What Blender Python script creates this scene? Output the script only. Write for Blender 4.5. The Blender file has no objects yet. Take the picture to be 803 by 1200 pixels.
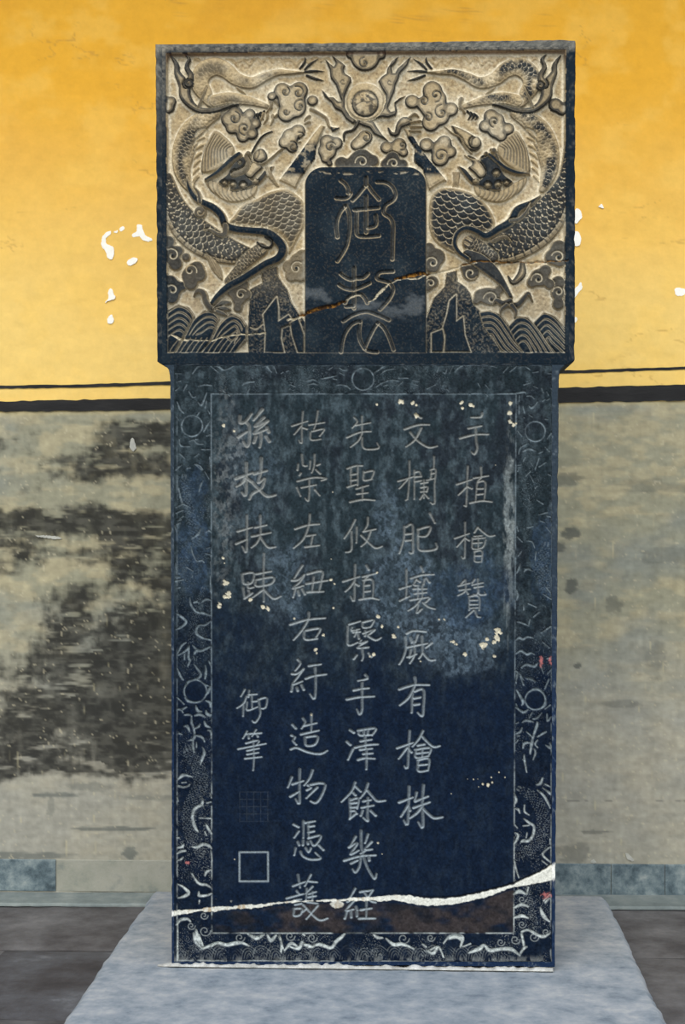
import bpy, math, random
import numpy as np
from mathutils import Vector, Matrix
PI = math.pi
random.seed(7)
scene = bpy.context.scene
C = scene.collection

# ------------------------------------------------------------------ camera
F = 1794.0                       # focal length in pixels of the 803x1200 frame
YAW = math.radians(2.5)
CAM = np.array([0.118, -4.0, 1.306])
cam = bpy.data.cameras.new('camera')
cam.sensor_fit = 'VERTICAL'; cam.sensor_height = 24.0
cam.lens = F/1200*24.0
co = bpy.data.objects.new('camera', cam); C.objects.link(co)
co.location = CAM; co.rotation_euler = (PI/2, 0, YAW)
scene.camera = co

# ------------------------------------------------------------------ light
scene.view_settings.view_transform = 'Standard'
scene.view_settings.look = 'None'
scene.view_settings.gamma = 1
scene.view_settings.use_curve_mapping = False
scene.view_settings.exposure = 0.0
w = bpy.data.worlds.new('sky'); scene.world = w; w.use_nodes = True
nt = w.node_tree; bg = nt.nodes['Background']
tc = nt.nodes.new('ShaderNodeTexCoord'); sx = nt.nodes.new('ShaderNodeSeparateXYZ')
rp = nt.nodes.new('ShaderNodeValToRGB')
nt.links.new(tc.outputs['Generated'], sx.inputs[0]); nt.links.new(sx.outputs['Z'], rp.inputs[0])
rp.color_ramp.elements[0].color = (0.86, 0.90, 0.95, 1)
rp.color_ramp.elements[1].color = (0.30, 0.50, 0.86, 1)
nt.links.new(rp.outputs[0], bg.inputs[0]); bg.inputs[1].default_value = 1.3
sun = bpy.data.lights.new('sun', 'SUN'); sun.energy = 3.1; sun.angle = math.radians(50)
sun.color = (1.0, 0.965, 0.90)
so = bpy.data.objects.new('sun', sun); C.objects.link(so)
so.rotation_euler = Vector((0.12, 1.0, -0.95)).to_track_quat('-Z', 'Y').to_euler()

# ------------------------------------------------------------------ helpers
def lin(c):
    c = np.asarray(c, dtype=np.float64)/255.0
    return np.where(c <= 0.04045, c/12.92, ((c+0.055)/1.055)**2.4)
cy_, sy_ = math.cos(YAW), math.sin(YAW)
def rays(px, py):
    px = np.asarray(px, float); py = np.asarray(py, float)
    a = (px-401.5)/F; b = (600-py)/F
    # forward = (-sin, cos, 0), right = (cos, sin, 0)
    return np.stack([-sy_+a*cy_, cy_+a*sy_, b+0*a], -1)
def on_plane(px, py, p0, n):
    """the point of the plane (p0, n) seen at px, py of the frame"""
    r = rays(px, py); n = np.asarray(n, float)
    t = ((np.asarray(p0)-CAM) @ n)/(r @ n)
    return CAM + r*t[..., None]
S = 4.0/F                        # metres per pixel on the front of the stele

def tag(o, label=None, cat=None, kind=None, group=None):
    if label: o['label'] = label
    if cat: o['category'] = cat
    if kind: o['kind'] = kind
    if group: o['group'] = group
    return o
def empty(name, loc=(0, 0, 0)):
    o = bpy.data.objects.new(name, None); C.objects.link(o); o.location = loc; return o
def link(name, me, mat, parent=None):
    o = bpy.data.objects.new(name, me); C.objects.link(o)
    if mat: me.materials.append(mat)
    if parent is not None: o.parent = parent
    return o
def mesh_np(name, V, Q, col=None, smooth=True):
    me = bpy.data.meshes.new(name)
    V = np.ascontiguousarray(V, dtype=np.float32); Q = np.ascontiguousarray(Q, dtype=np.int32)
    n = Q.shape[1]
    me.vertices.add(len(V)); me.vertices.foreach_set('co', V.ravel())
    me.loops.add(Q.size); me.loops.foreach_set('vertex_index', Q.ravel())
    me.polygons.add(len(Q)); me.polygons.foreach_set('loop_start', np.arange(0, Q.size, n, dtype=np.int32))
    me.update(calc_edges=True)
    me.polygons.foreach_set('use_smooth', np.full(len(Q), smooth, dtype=bool))
    if col is not None:
        at = me.color_attributes.new('col', 'FLOAT_COLOR', 'POINT')
        c4 = np.ones((len(V), 4), np.float32); c4[:, :col.shape[1]] = col
        at.data.foreach_set('color', c4.ravel())
    me.validate()
    return me
def pydata(name, V, Fc, smooth=False):
    me = bpy.data.meshes.new(name); me.from_pydata([tuple(v) for v in V], [], Fc); me.update()
    if smooth: me.polygons.foreach_set('use_smooth', [True]*len(me.polygons))
    return me

# lattice noise
def _hash(ix, iy, seed):
    h = (ix.astype(np.int64)*374761393 + iy.astype(np.int64)*668265263 + seed*974634777) & 0x7fffffff
    h = ((h ^ (h >> 13))*1274126177) & 0x7fffffff
    return ((h ^ (h >> 16)) & 0xffff)/65535.0
def vnoise(x, y, seed=0):
    ix = np.floor(x); iy = np.floor(y); fx = x-ix; fy = y-iy
    fx = fx*fx*(3-2*fx); fy = fy*fy*(3-2*fy)
    a = _hash(ix, iy, seed); b = _hash(ix+1, iy, seed); c = _hash(ix, iy+1, seed); d = _hash(ix+1, iy+1, seed)
    return (a*(1-fx)+b*fx)*(1-fy)+(c*(1-fx)+d*fx)*fy
def fbm(x, y, sx_, sy2, octv=4, seed=0):
    s = 0; amp = 1; tot = 0; x = x/sx_; y = y/sy2
    for o in range(octv):
        s = s+amp*vnoise(x+17.3*o, y+9.1*o, seed+o); tot += amp; amp *= .55; x = x*2.03; y = y*2.03
    return s/tot
def sstep(a, b, x):
    t = np.clip((x-a)/(b-a), 0, 1); return t*t*(3-2*t)
def mixc(a, b, t):
    return a*(1-t[..., None])+b*t[..., None]
def blur(A, r):
    for ax in (0, 1):
        n = A.shape[ax]; pad = [(0, 0), (0, 0)]; pad[ax] = (r+1, r)
        cs = np.cumsum(np.pad(A, pad, mode='edge'), axis=ax)
        i = np.arange(n)
        A = (np.take(cs, i+2*r+1, axis=ax)-np.take(cs, i, axis=ax))/(2*r+1)
    return A

def smooth_path(P, closed=False, step=1.6):
    """Catmull-Rom through points with any number of channels"""
    P = np.asarray(P, float); n = len(P); out = []
    if n == 2 and not closed: return P
    seg = n if closed else n-1
    for i in range(seg):
        if closed: p0, p1, p2, p3 = P[i-1], P[i], P[(i+1) % n], P[(i+2) % n]
        else: p0, p1, p2, p3 = P[max(i-1, 0)], P[i], P[i+1], P[min(i+2, n-1)]
        k = max(1, int(math.hypot(*(p2-p1)[:2])/step))
        for j in range(k):
            t = j/k
            out.append(.5*((2*p1)+(-p0+p2)*t+(2*p0-5*p1+4*p2-p3)*t*t+(-p0+3*p1-3*p2+p3)*t**3))
    if not closed: out.append(P[-1])
    return np.array(out)

class Grid:
    """a patch of carved stone surface, addressed in pixels of the frame"""
    def __init__(s, x0, y0, x1, y1, st):
        s.x0, s.y0 = x0, y0
        s.nx = int(round((x1-x0)/st))+1; s.ny = int(round((y1-y0)/st))+1
        s.xs = np.linspace(x0, x1, s.nx); s.ys = np.linspace(y0, y1, s.ny); s.st = (x1-x0)/(s.nx-1); s.sty = (y1-y0)/(s.ny-1)
        s.X, s.Y = np.meshgrid(s.xs, s.ys)
        s.H = np.zeros(s.X.shape); s.ink = np.zeros(s.X.shape); s.lab = np.zeros(s.X.shape, np.int32)
    def box(s, x0, y0, x1, y1):
        i0 = max(0, int((x0-s.x0)/s.st)); i1 = min(s.nx, int((x1-s.x0)/s.st)+2)
        j0 = max(0, int((y0-s.y0)/s.sty)); j1 = min(s.ny, int((y1-s.y0)/s.sty)+2)
        if i1 <= i0 or j1 <= j0: return None
        return (slice(j0, j1), slice(i0, i1))
    def line_sd(s, P, pad):
        """distance to a polyline minus its width there; also run and signed offset"""
        P = np.asarray(P, float)
        b = s.box(P[:, 0].min()-pad, P[:, 1].min()-pad, P[:, 0].max()+pad, P[:, 1].max()+pad)
        if b is None: return None
        X = s.X[b]; Y = s.Y[b]
        best = np.full(X.shape, 1e9); run = np.zeros(X.shape); off = np.zeros(X.shape); wd = np.ones(X.shape); L = 0
        for i in range(len(P)-1):
            ax, ay, aw = P[i]; bx, by, bw = P[i+1]
            dx, dy = bx-ax, by-ay; l2 = dx*dx+dy*dy+1e-9; l = math.sqrt(l2)
            t = np.clip(((X-ax)*dx+(Y-ay)*dy)/l2, 0, 1)
            ex = X-ax-t*dx; ey = Y-ay-t*dy; d = np.hypot(ex, ey); wv = aw+(bw-aw)*t
            m = (d-wv) < best
            best = np.where(m, d-wv, best); run = np.where(m, L+t*l, run)
            off = np.where(m, (dx*ey-dy*ex)/l, off); wd = np.where(m, wv, wd)
            L += l
        return b, best, run, off, wd
    def poly_sd(s, P, pad=2):
        P = np.asarray(P, float)
        b = s.box(P[:, 0].min()-pad, P[:, 1].min()-pad, P[:, 0].max()+pad, P[:, 1].max()+pad)
        if b is None: return None
        X = s.X[b]; Y = s.Y[b]; d = np.full(X.shape, 1e9); ins = np.zeros(X.shape, bool); n = len(P)
        for i in range(n):
            ax, ay = P[i][:2]; bx, by = P[(i+1) % n][:2]; dx, dy = bx-ax, by-ay; l2 = dx*dx+dy*dy+1e-9
            t = np.clip(((X-ax)*dx+(Y-ay)*dy)/l2, 0, 1)
            d = np.minimum(d, np.hypot(X-ax-t*dx, Y-ay-t*dy))
            if abs(dy) > 1e-9:
                c = ((ay > Y) != (by > Y)) & (X < dx*(Y-ay)/dy+ax); ins ^= c
        return b, np.where(ins, -d, d)
    def circ_sd(s, cs):
        cs = np.asarray(cs, float)
        b = s.box((cs[:, 0]-cs[:, 2]).min()-2, (cs[:, 1]-cs[:, 2]).min()-2, (cs[:, 0]+cs[:, 2]).max()+2, (cs[:, 1]+cs[:, 2]).max()+2)
        if b is None: return None
        d = np.full(s.X[b].shape, 1e9)
        for x, y, r in cs: d = np.minimum(d, np.hypot(s.X[b]-x, s.Y[b]-y)-r)
        return b, d
    # ---- writing a shape into the surface
    def raise_(s, b, sd, h, ink, lab, edge=1.6, bulge=0.0, bw=8.0, outline=True):
        m = sstep(0.2, -edge, sd)
        h = h*1.18; prof = h*m+bulge*np.sqrt(np.clip(-sd/bw, 0, 1))
        hh = s.H[b]; base = GROUND
        new = base+prof
        take = sd < 0
        s.H[b] = np.where(take, np.where(sd < -edge, new, np.maximum(hh*0+new, np.minimum(hh, new+1e-3))), hh)
        k = ink*np.ones_like(sd)
        if outline and .02 < ink <= .55: k = np.clip(k-.08+.34*sstep(-5.5, -1.5, sd)*(.5+fbm(s.X[b], s.Y[b], 9, 9, 2, 71)), 0, 1)
        if outline:
            if ink > .55:
                ln = np.exp(-((sd+.7)/0.6)**2); k = k*(1-ln)+ln*.1
            else:
                k = np.clip(k+.3*np.exp(-((sd+3.0)/.7)**2), 0, 1); ln = np.exp(-((sd+1.1)/0.85)**2); k = k*(1-ln)+ln*.97
            s.H[b] = s.H[b]-0.8*np.exp(-((sd+2.6)/0.7)**2)*take
        s.ink[b] = np.where(take, k, s.ink[b])
        s.lab[b] = np.where(take, lab, s.lab[b])
    def groove(s, P, depth, ink=None, only=None, mode='v'):
        r = s.line_sd(P, 4)
        if r is None: return
        b, sd, run, off, wd = r
        t = np.clip(-sd/np.maximum(wd, .3), 0, 1)
        t = t*t*(3-2*t) if mode == 'v' else np.sqrt(t)
        if only is not None: t = t*only[b]
        s.H[b] -= depth*t
        if ink is not None: s.ink[b] = s.ink[b]*(1-t)+ink*t
        return b, t
    def ridge(s, P, h, ink, lab, edge=1.2, bulge=1.2, outline=True, smooth=True):
        P = smooth_path(P) if smooth else np.asarray(P, float)
        r = s.line_sd(P, float(np.max(P[:, 2]))+2)
        if r is None: return
        b, sd, run, off, wd = r
        s.raise_(b, sd, h, ink, lab, edge, bulge, 4, outline)
        return r
def W(pts, w):
    return [(x, y, w) for x, y in pts]

def scales(run, off, size, asp=1.0):
    """overlapping fish scales: 0 on the free rim of a scale .. 1 inside it"""
    v = run/(size*.55); u = off/size; out = np.full(v.shape, .5); done = np.zeros(v.shape, bool)
    f = np.floor(v)
    for k in (-1, 0, 1, 2):
        r = f+k; o = (np.mod(r, 2))*0.5
        c = np.round(u-o)+o
        d = np.sqrt((u-c)**2+((v-r)*.55)**2)
        m = (~done) & (d < 0.62)
        out = np.where(m, np.clip((0.62-d)/0.32, 0, 1), out); done |= m
    return out

# ================================================================== materials
def mat_nodes(name):
    m = bpy.data.materials.new(name); m.use_nodes = True
    return m, m.node_tree, m.node_tree.nodes['Principled BSDF']
def noise(nt, scale, detail=4, rough=.6, vec=None):
    n = nt.nodes.new('ShaderNodeTexNoise'); n.inputs['Scale'].default_value = scale
    n.inputs['Detail'].default_value = detail; n.inputs['Roughness'].default_value = rough
    if vec: nt.links.new(vec, n.inputs['Vector'])
    return n
def ramp(nt, src, stops):
    r = nt.nodes.new('ShaderNodeValToRGB'); e = r.color_ramp.elements
    while len(e) < len(stops): e.new(.5)
    for k, (p, c) in enumerate(stops):
        e[k].position = p; e[k].color = (*c, 1) if len(c) == 3 else c
    nt.links.new(src, r.inputs[0]); return r
def objvec(nt, scale=(1, 1, 1)):
    t = nt.nodes.new('ShaderNodeTexCoord'); m = nt.nodes.new('ShaderNodeMapping'); m.inputs['Scale'].default_value = scale
    nt.links.new(t.outputs['Object'], m.inputs[0]); return m.outputs[0]
def attr_mat(name, n_scale, n_lo, n_hi, rough, bump, spec=.5, bscale=90, stretch=(1, 1, 1)):
    """material whose pigment and dust come from the 'col' attribute, with fine grain on top"""
    m, nt, b = mat_nodes(name)
    a = nt.nodes.new('ShaderNodeAttribute'); a.attribute_name = 'col'
    v = objvec(nt, stretch)
    n = noise(nt, n_scale, 6, .7, v)
    r = ramp(nt, n.outputs[0], [(.3, (n_lo,)*3), (.7, (n_hi,)*3)])
    mx = nt.nodes.new('ShaderNodeMix'); mx.data_type = 'RGBA'; mx.blend_type = 'MULTIPLY'; mx.inputs[0].default_value = 1
    nt.links.new(a.outputs['Color'], mx.inputs[6]); nt.links.new(r.outputs[0], mx.inputs[7])
    nt.links.new(mx.outputs[2], b.inputs['Base Color'])
    if isinstance(rough, tuple):
        rr = ramp(nt, n.outputs[0], [(.3, (rough[0],)*3), (.7, (rough[1],)*3)]); nt.links.new(rr.outputs[0], b.inputs['Roughness'])
    else: b.inputs['Roughness'].default_value = rough
    b.inputs['Specular IOR Level'].default_value = spec
    n2 = noise(nt, bscale, 5, .7, v)
    bp = nt.nodes.new('ShaderNodeBump'); bp.inputs['Strength'].default_value = bump; bp.inputs['Distance'].default_value = .002
    nt.links.new(n2.outputs[0], bp.inputs['Height']); nt.links.new(bp.outputs[0], b.inputs['Normal'])
    return m
M_STELE = attr_mat('inked_limestone', 160, .66, 1.3, (.5, .7), .4, .05, 260)
M_WALL = attr_mat('limewashed_plaster', 22, .93, 1.05, .9, .35, .2, 60)
def simple(name, cols, scale, rough=.8, bump=.4, bscale=80, stretch=(1, 1, 1), spec=.3):
    m, nt, b = mat_nodes(name); v = objvec(nt, stretch)
    n = noise(nt, scale, 8, .68, v)
    k = len(cols)
    r = ramp(nt, n.outputs[0], [(.28+.44*i/(k-1), tuple(lin(c))) for i, c in enumerate(cols)])
    nt.links.new(r.outputs[0], b.inputs['Base Color'])
    b.inputs['Roughness'].default_value = rough; b.inputs['Specular IOR Level'].default_value = spec
    n2 = noise(nt, bscale, 6, .7, v)
    bp = nt.nodes.new('ShaderNodeBump'); bp.inputs['Strength'].default_value = bump; bp.inputs['Distance'].default_value = .004
    nt.links.new(n2.outputs[0], bp.inputs['Height']); nt.links.new(bp.outputs[0], b.inputs['Normal'])
    return m
M_PLINTH = simple('grey_plinth_stone', [(98, 107, 116), (130, 138, 143), (152, 156, 158), (174, 174, 170)], 14, .85, .35, 70)
M_FLOOR = simple('dark_paving_stone', [(52, 50, 50), (76, 73, 72), (98, 96, 95), (120, 118, 116)], 4, .8, .5, 60)
M_MORTAR = simple('white_mortar', [(140, 138, 130), (184, 182, 172), (214, 212, 204)], 40, .9, .8, 120)
M_BLACK = simple('black_wall_paint', [(14, 13, 12), (26, 25, 24), (40, 39, 37)], 9, .7, .3, 60, (1, 1, 5))
M_BARE = simple('bare_white_plaster', [(238, 232, 214), (250, 247, 236)], 30, .9, .3)
M_LIME = simple('grey_lime_fleck', [(150, 150, 142), (188, 186, 172)], 30, .9, .3)
M_COURSE = simple('blue_grey_base_stone', [(54, 66, 70), (86, 100, 104), (118, 130, 130), (150, 156, 150)], 22, .85, .5, 70)
M_LEDGE = simple('worn_ledge_stone', [(96, 104, 102), (120, 128, 124), (148, 152, 144)], 8, .85, .5, 60)
M_ROOF = simple('dark_roof_boards', [(60, 40, 30), (84, 58, 42)], 6, .8, .3)
M_YARD = simple('courtyard_paving', [(150, 148, 142), (176, 172, 164)], 2, .9, .3)

# ================================================================== carved head of the stele
GROUND = -10.0
STEP = 0.7
G = Grid(190, 55, 667, 426, STEP)
X, Y = G.X, G.Y
def mir(P): return [(857-p[0],)+tuple(p[1:]) for p in P]
NAMES = {0: 'stele_head'}
def new(name):
    k = max(NAMES)+1; NAMES[k] = name; return k
# recessed field
topy = 62-(X-194)/470*4.0
field = np.minimum(np.minimum(X-(194.5+(Y-60)*.004), 663.5-(Y-58)*.003-X), np.minimum(Y-topy, 413.3-Y))
field += (fbm(X, Y, 9, 9, 3, 5)-.5)*1.2
G.H = GROUND*sstep(-.3, 2.2, field)
recess = field > 0
G.ink[:] = np.where(recess, 0.0, 1.0)
# how much of the rubbing ink is left, from place to place: bare tan stone in the middle and top, black low and at the sides
def ink_at(x, y): return float(np.clip((y-205)/110.0, 0.0, 1.0))

def cloud(lobes, spirals, ink, h=5.0, lab=None):
    lab = lab if lab is not None else new('cloud')
    L_ = np.array(lobes, float)
    if len(L_) >= 3:
        c_ = L_[:, :2].mean(0); md = np.hypot(*(L_[:, :2]-c_).T).mean()
        lobes = list(lobes)+[(c_[0], c_[1], max(md*.92, 5))]
    r = G.circ_sd(lobes)
    if r is None: return lab
    b, sd = r
    acc = np.zeros_like(sd)
    for x_, y_, r_ in lobes: acc += np.exp(-np.clip((np.hypot(G.X[b]-x_, G.Y[b]-y_)-r_)/1.5, -18, 18))
    sd = -1.5*np.log(acc)+.4
    G.raise_(b, sd, h, ink, lab, 1.8, 0, 5)
    # dished inside
    G.H[b] -= 1.2*sstep(-2.5, -5, sd)*(sd < 0)
    own = (G.lab == lab)
    for sx_, sy2, rr, a0, d in spirals:
        P = []
        n = 22; rr = rr*1.15
        for i in range(n+1):
            t = i/n; a = a0+d*t*PI*2.2; q = rr*(1-.86*t)
            P.append((sx_+q*math.cos(a), sy2+q*math.sin(a), 1.2+.7*t))
        res = G.groove(P, 2.8, .1 if ink > .55 else .98, only=own)
        P2 = [(px+.9, py-1.2, .6) for px, py, _ in P]
        G.groove(P2, .4, None if ink > .55 else .25, only=own)
        bb = G.box(sx_-2.5, sy2-2.5, sx_+2.5, sy2+2.5)
        if bb is not None:
            t = sstep(2.2, .8, np.hypot(G.X[bb]-sx_, G.Y[bb]-sy2))*own[bb]
            G.H[bb] += 2.2*t; G.ink[bb] = G.ink[bb]*(1-t)+t*min(1, ink+.5)
    return lab

def body(P, ink, lab, size=7.0, h=6.0, asp=1.0, belly=0, bulge=3.0, fade=1.0):
    """a length of dragon: rounded, scaled, with a laddered belly on one side"""
    P = smooth_path(P)
    r = G.line_sd(P, float(P[:, 2].max())+2)
    if r is None: return
    b, sd, run, off, wd = r
    Hb = G.H[b].copy()
    G.raise_(b, sd, h-bulge, ink, lab, 1.8, 0, 5, True)
    take = sd < 0
    rel = np.clip(off/np.maximum(wd, .5), -1, 1)
    G.H[b] += take*bulge*np.sqrt(np.clip(1-rel*rel, 0, 1))
    sc = scales(run, off, size, asp)
    zone = take & (sd < -1.8)
    lad = np.zeros_like(zone)
    if belly:
        lad = zone & (rel*belly > .68)
        q = np.abs(np.mod(run/4.2, 1)-.5)
        g = sstep(.33, .47, q)*lad
        G.H[b] -= 1.2*g; G.ink[b] = np.where(lad, G.ink[b]*.45+g*.4, G.ink[b])
        ln = np.exp(-((rel*belly-.68)*wd/.7)**2)*take
        G.H[b] -= 1.5*ln
    z = (zone & ~lad)*fade
    G.H[b] += z*(1.5*sc-1.1)
    rim = (1-sstep(.05, .34, sc))*z
    if ink > .7: G.ink[b] = G.ink[b]*(1-rim*.85)
    else:
        crown = sstep(.95, .25, np.abs(rel+.1))*np.clip((fbm(X[b], Y[b], 16, 16, 3, 3)-.30)*2.8, 0, 1)
        k2 = np.where(lad, G.ink[b], np.clip(ink*3.0*crown, 0, .95)*(1-rim*.8))
        line = np.exp(-((sd+.9)/.7)**2)*sstep(-.2, .6, np.gradient(sd, axis=0)/G.sty)*.5  # shade along the lower edge, painted into the ink
        G.ink[b] = np.where(take, np.maximum(k2, line), G.ink[b])
def patch_scales(P, ink, lab, ang, size, h=7.0, bulge=4.0, bw=18):
    P = smooth_path(P, True)
    r = G.poly_sd(P)
    b, sd = r
    G.raise_(b, sd, h-bulge, ink, lab, 2.0, bulge, bw, True)
    ca, sa = math.cos(ang), math.sin(ang)
    u = (X[b]-P[0][0])*ca+(Y[b]-P[0][1])*sa; v = -(X[b]-P[0][0])*sa+(Y[b]-P[0][1])*ca
    u = u+3*np.sin(v/17.); v = v+2.5*np.sin(u/15.)
    sc = scales(u, v, size)
    z = (sd < -2.2)*1.0
    G.H[b] += z*(1.7*sc-1.2)
    rim = (1-sstep(.05, .32, sc))*z
    G.ink[b] = G.ink[b]*(1-rim*.9)*np.where(sd < 0, .15+.85*sstep(-.5, -6, sd), 1)
def shape(P, h, ink, lab, bulge=1.0, edge=1.5, closed_smooth=True, line=True, bw=4):
    P = smooth_path(P, True) if closed_smooth else np.asarray(P, float)
    r = G.poly_sd(P)
    if r is None: return
    G.raise_(r[0], r[1], h, ink, lab, edge, bulge, bw, line)
def hair(lines, lab, w=.9, depth=2.2, ink=.85):
    for P in lines: G.groove(smooth_path(W(P, w)), depth, ink)

# faint flame wisps low in the ground along the upper tails
for s in (0, 1):
    for x in range(440, 640, 14):
        P = [(x, 72+3*math.sin(x)), (x+6, 66+2*math.cos(x*1.7)), (x+13, 70+3*math.sin(x+9))]
        P = W(P, 1.4); P = mir(P) if s else P
        r = G.line_sd(smooth_path(P), 4)
        if r:
            b, sd, *_ = r; G.H[b] += 1.6*sstep(1.2, -1.4, sd)*recess[b]

# ---- mountains
ml = new('mountain')
shape([(290, 416), (289, 390), (291, 352), (291, 338), (298, 334), (306, 330), (305, 318), (312, 314), (325, 310), (326, 322), (331, 330), (337, 338), (341, 352), (350, 366), (358, 376), (358, 416)], 5, .9, ml, 0, 2, False)
mr = new('mountain')
shape([(498, 416), (499, 372), (508, 348), (521, 334), (523, 318), (536, 315), (537, 328), (546, 334), (552, 342), (556, 356), (567, 366), (575, 384), (583, 400), (590, 416)], 5, .9, mr, 0, 2, False)
for lab_ in (ml, mr):
    m = (G.lab == lab_)*1.0
    n = fbm(X, Y, 1.6, 1.6, 2, 31)
    G.H += m*(n-.5)*1.8; G.ink = np.where((m > 0) & (G.ink > .5), np.clip(1-sstep(.45, .85, n)*.3-.10*sstep(360, 330, Y), 0, 1), G.ink)
for P, lb in (([(308, 368), (324, 347), (326, 360), (326, 376), (338, 368), (345, 378), (330, 384), (329, 396), (333, 413), (310, 413), (311, 390)], ml),
              ([(349, 372), (356, 392), (356, 413), (349, 413), (342, 392), (340, 378)], ml),
              ([(535, 344), (535, 376), (543, 370), (545, 392), (552, 412), (521, 412), (522, 392), (519, 384), (524, 368), (527, 352)], mr),
              ([(506, 390), (519, 385), (521, 398), (519, 412), (506, 412)], mr)):
    r = G.poly_sd(np.array(P, float)); b, sd = r; t = sstep(.6, -1.2, sd)
    G.H[b] = G.H[b]*(1-t)+t*(-1.2); G.ink[b] = G.ink[b]*(1-t)+t
    ed = np.exp(-((sd-.4)/.9)**2); G.ink[b] *= 1-ed*.7; G.H[b] -= ed*1.5
G.groove(smooth_path([(293, 383, 1.2), (300, 385, 1.8), (308, 379, 1.2)]), 1.5, .2)

# ---- waves
def wave(polys, outline, lab):
    shape(outline, 4.5, 1, lab, .6, 1.4, False)
    own = G.lab == lab
    for P in polys:
        Q = smooth_path(W(P, 1.0)); G.groove(Q, 2.4, .3, only=own)
        G.groove([(a+.9, c-1.4, .7) for a, c, _ in Q], .1, .05, only=own)
wv = []
wave([[(561+i*1.5, 366+6.5*i), (574+i*.5, 364+7*i), (586-i*1.5, 370+7*i), (596-i*2.4, 384+6*i), (606-i*4.2, 399+3.0*i), (620-i*6.5, 414)] for i in range(5)],
     [(561, 364), (575, 362), (588, 367), (598, 380), (608, 396), (622, 414), (590, 414), (577, 397), (566, 382)], new('sea_wave'))
wave([[(627+i*2.6, 376+6*i), (638+i*1.2, 367+7*i), (651-i, 373+7*i), (661, 386+7*i), (666, 394+7*i)] for i in range(5)]+[[(640, 398), (648, 412)]],
     [(625, 377), (638, 364), (652, 369), (665, 384), (665, 414), (650, 414), (636, 398)], new('sea_wave'))
wave([[(597+i*2.2, 381+6*i), (607+i*1.2, 372+7*i), (619-i*.4, 374+7*i), (631-i*2, 388+6*i), (640-i*4, 402+3*i), (648-i*6.6, 414)] for i in range(5)],
     [(595, 382), (607, 369), (620, 370), (633, 386), (643, 401), (654, 414), (614, 414), (604, 400)], new('sea_wave'))
wave([[(196, 366+i*7), (208, 359+i*7), (219-i, 363+i*7), (225-i*2, 373+i*6), (218, 391+i*4)] for i in range(5)],
     [(195, 362), (208, 355), (221, 359), (228, 370), (222, 380), (214, 394), (204, 413), (195, 413)], new('sea_wave'))
wave([[(217+i*4, 392), (226+i*3, 375+i*5), (238+i*2, 366+i*6), (250, 367+i*6), (255-i, 376+i*5), (249, 392)] for i in range(4)],
     [(213, 398), (225, 374), (238, 362), (252, 364), (257, 373), (249, 392), (240, 414), (204, 414)], new('sea_wave'))
wave([[(249+i*4, 395), (258+i*3, 379+i*5), (270+i*2, 370+i*6), (281-i*1.5, 374+i*6), (286-i*3, 382+i*5)] for i in range(5)],
     [(245, 400), (257, 377), (270, 365), (282, 370), (289, 380), (288, 400), (274, 414), (232, 414)], new('sea_wave'))
for i in range(13):
    x = 197+i*6.5
    G.groove([(x, 413, .9), (x+5, 405, .9), (x+13, 395, .7)], 1.5, .3, only=(G.lab > 0)*1.0)

# ---- clouds of the lower corners and beside the tablet
cl = lambda *a, **k: cloud(*a, **k)
cl([(198, 330, 10), (205, 336, 9), (200, 346, 10), (214, 334, 6)], [(201, 339, 7, 2.5, 1)], .95)
cl([(230, 313, 9), (233, 321, 9), (221, 322, 10), (223, 331, 9), (217, 300, 6)], [(222, 316, 7, 0.3, -1)], .85)
cl([(199, 299, 10), (205, 308, 9), (208, 293, 7), (197, 282, 8)], [(201, 298, 8, 3.3, 1)], .9)
cl([(283, 332, 9), (271, 341, 7), (279, 350, 8), (288, 344, 7), (278, 360, 6)], [(282, 344, 6, -.6, -1)], .8)
cl([(347, 303, 8), (338, 311, 8), (341, 322, 8), (352, 320, 10), (354, 298, 8), (355, 310, 10)], [(347, 313, 7, -.8, -1)], .6)
cl([(648, 300, 10), (656, 290, 11), (657, 303, 10)], [(655, 300, 7, 3.4, 1)], .85)
cl([(655, 330, 9), (654, 342, 8), (655, 355, 8)], [(655, 341, 6, 3.2, 1)], .85)
cl([(632, 324, 11), (640, 316, 8), (645, 332, 7), (624, 330, 7)], [(631, 326, 7, 3, 1)], .85)
cl([(577, 347, 11), (563, 345, 8), (586, 338, 6), (558, 352, 5)], [(576, 349, 8, 3.2, 1)], .8)
cl([(552, 318, 11), (545, 312, 6)], [(552, 319, 7, .5, 1)], .9)
cl([(503, 290, 8), (512, 300, 11), (507, 310, 10), (500, 300, 8)], [(507, 307, 7, 3.1, 1)], .85)
cl([(507, 329, 8), (500, 334, 8)], [(505, 331, 5, 3.1, 1)], .85)

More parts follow.
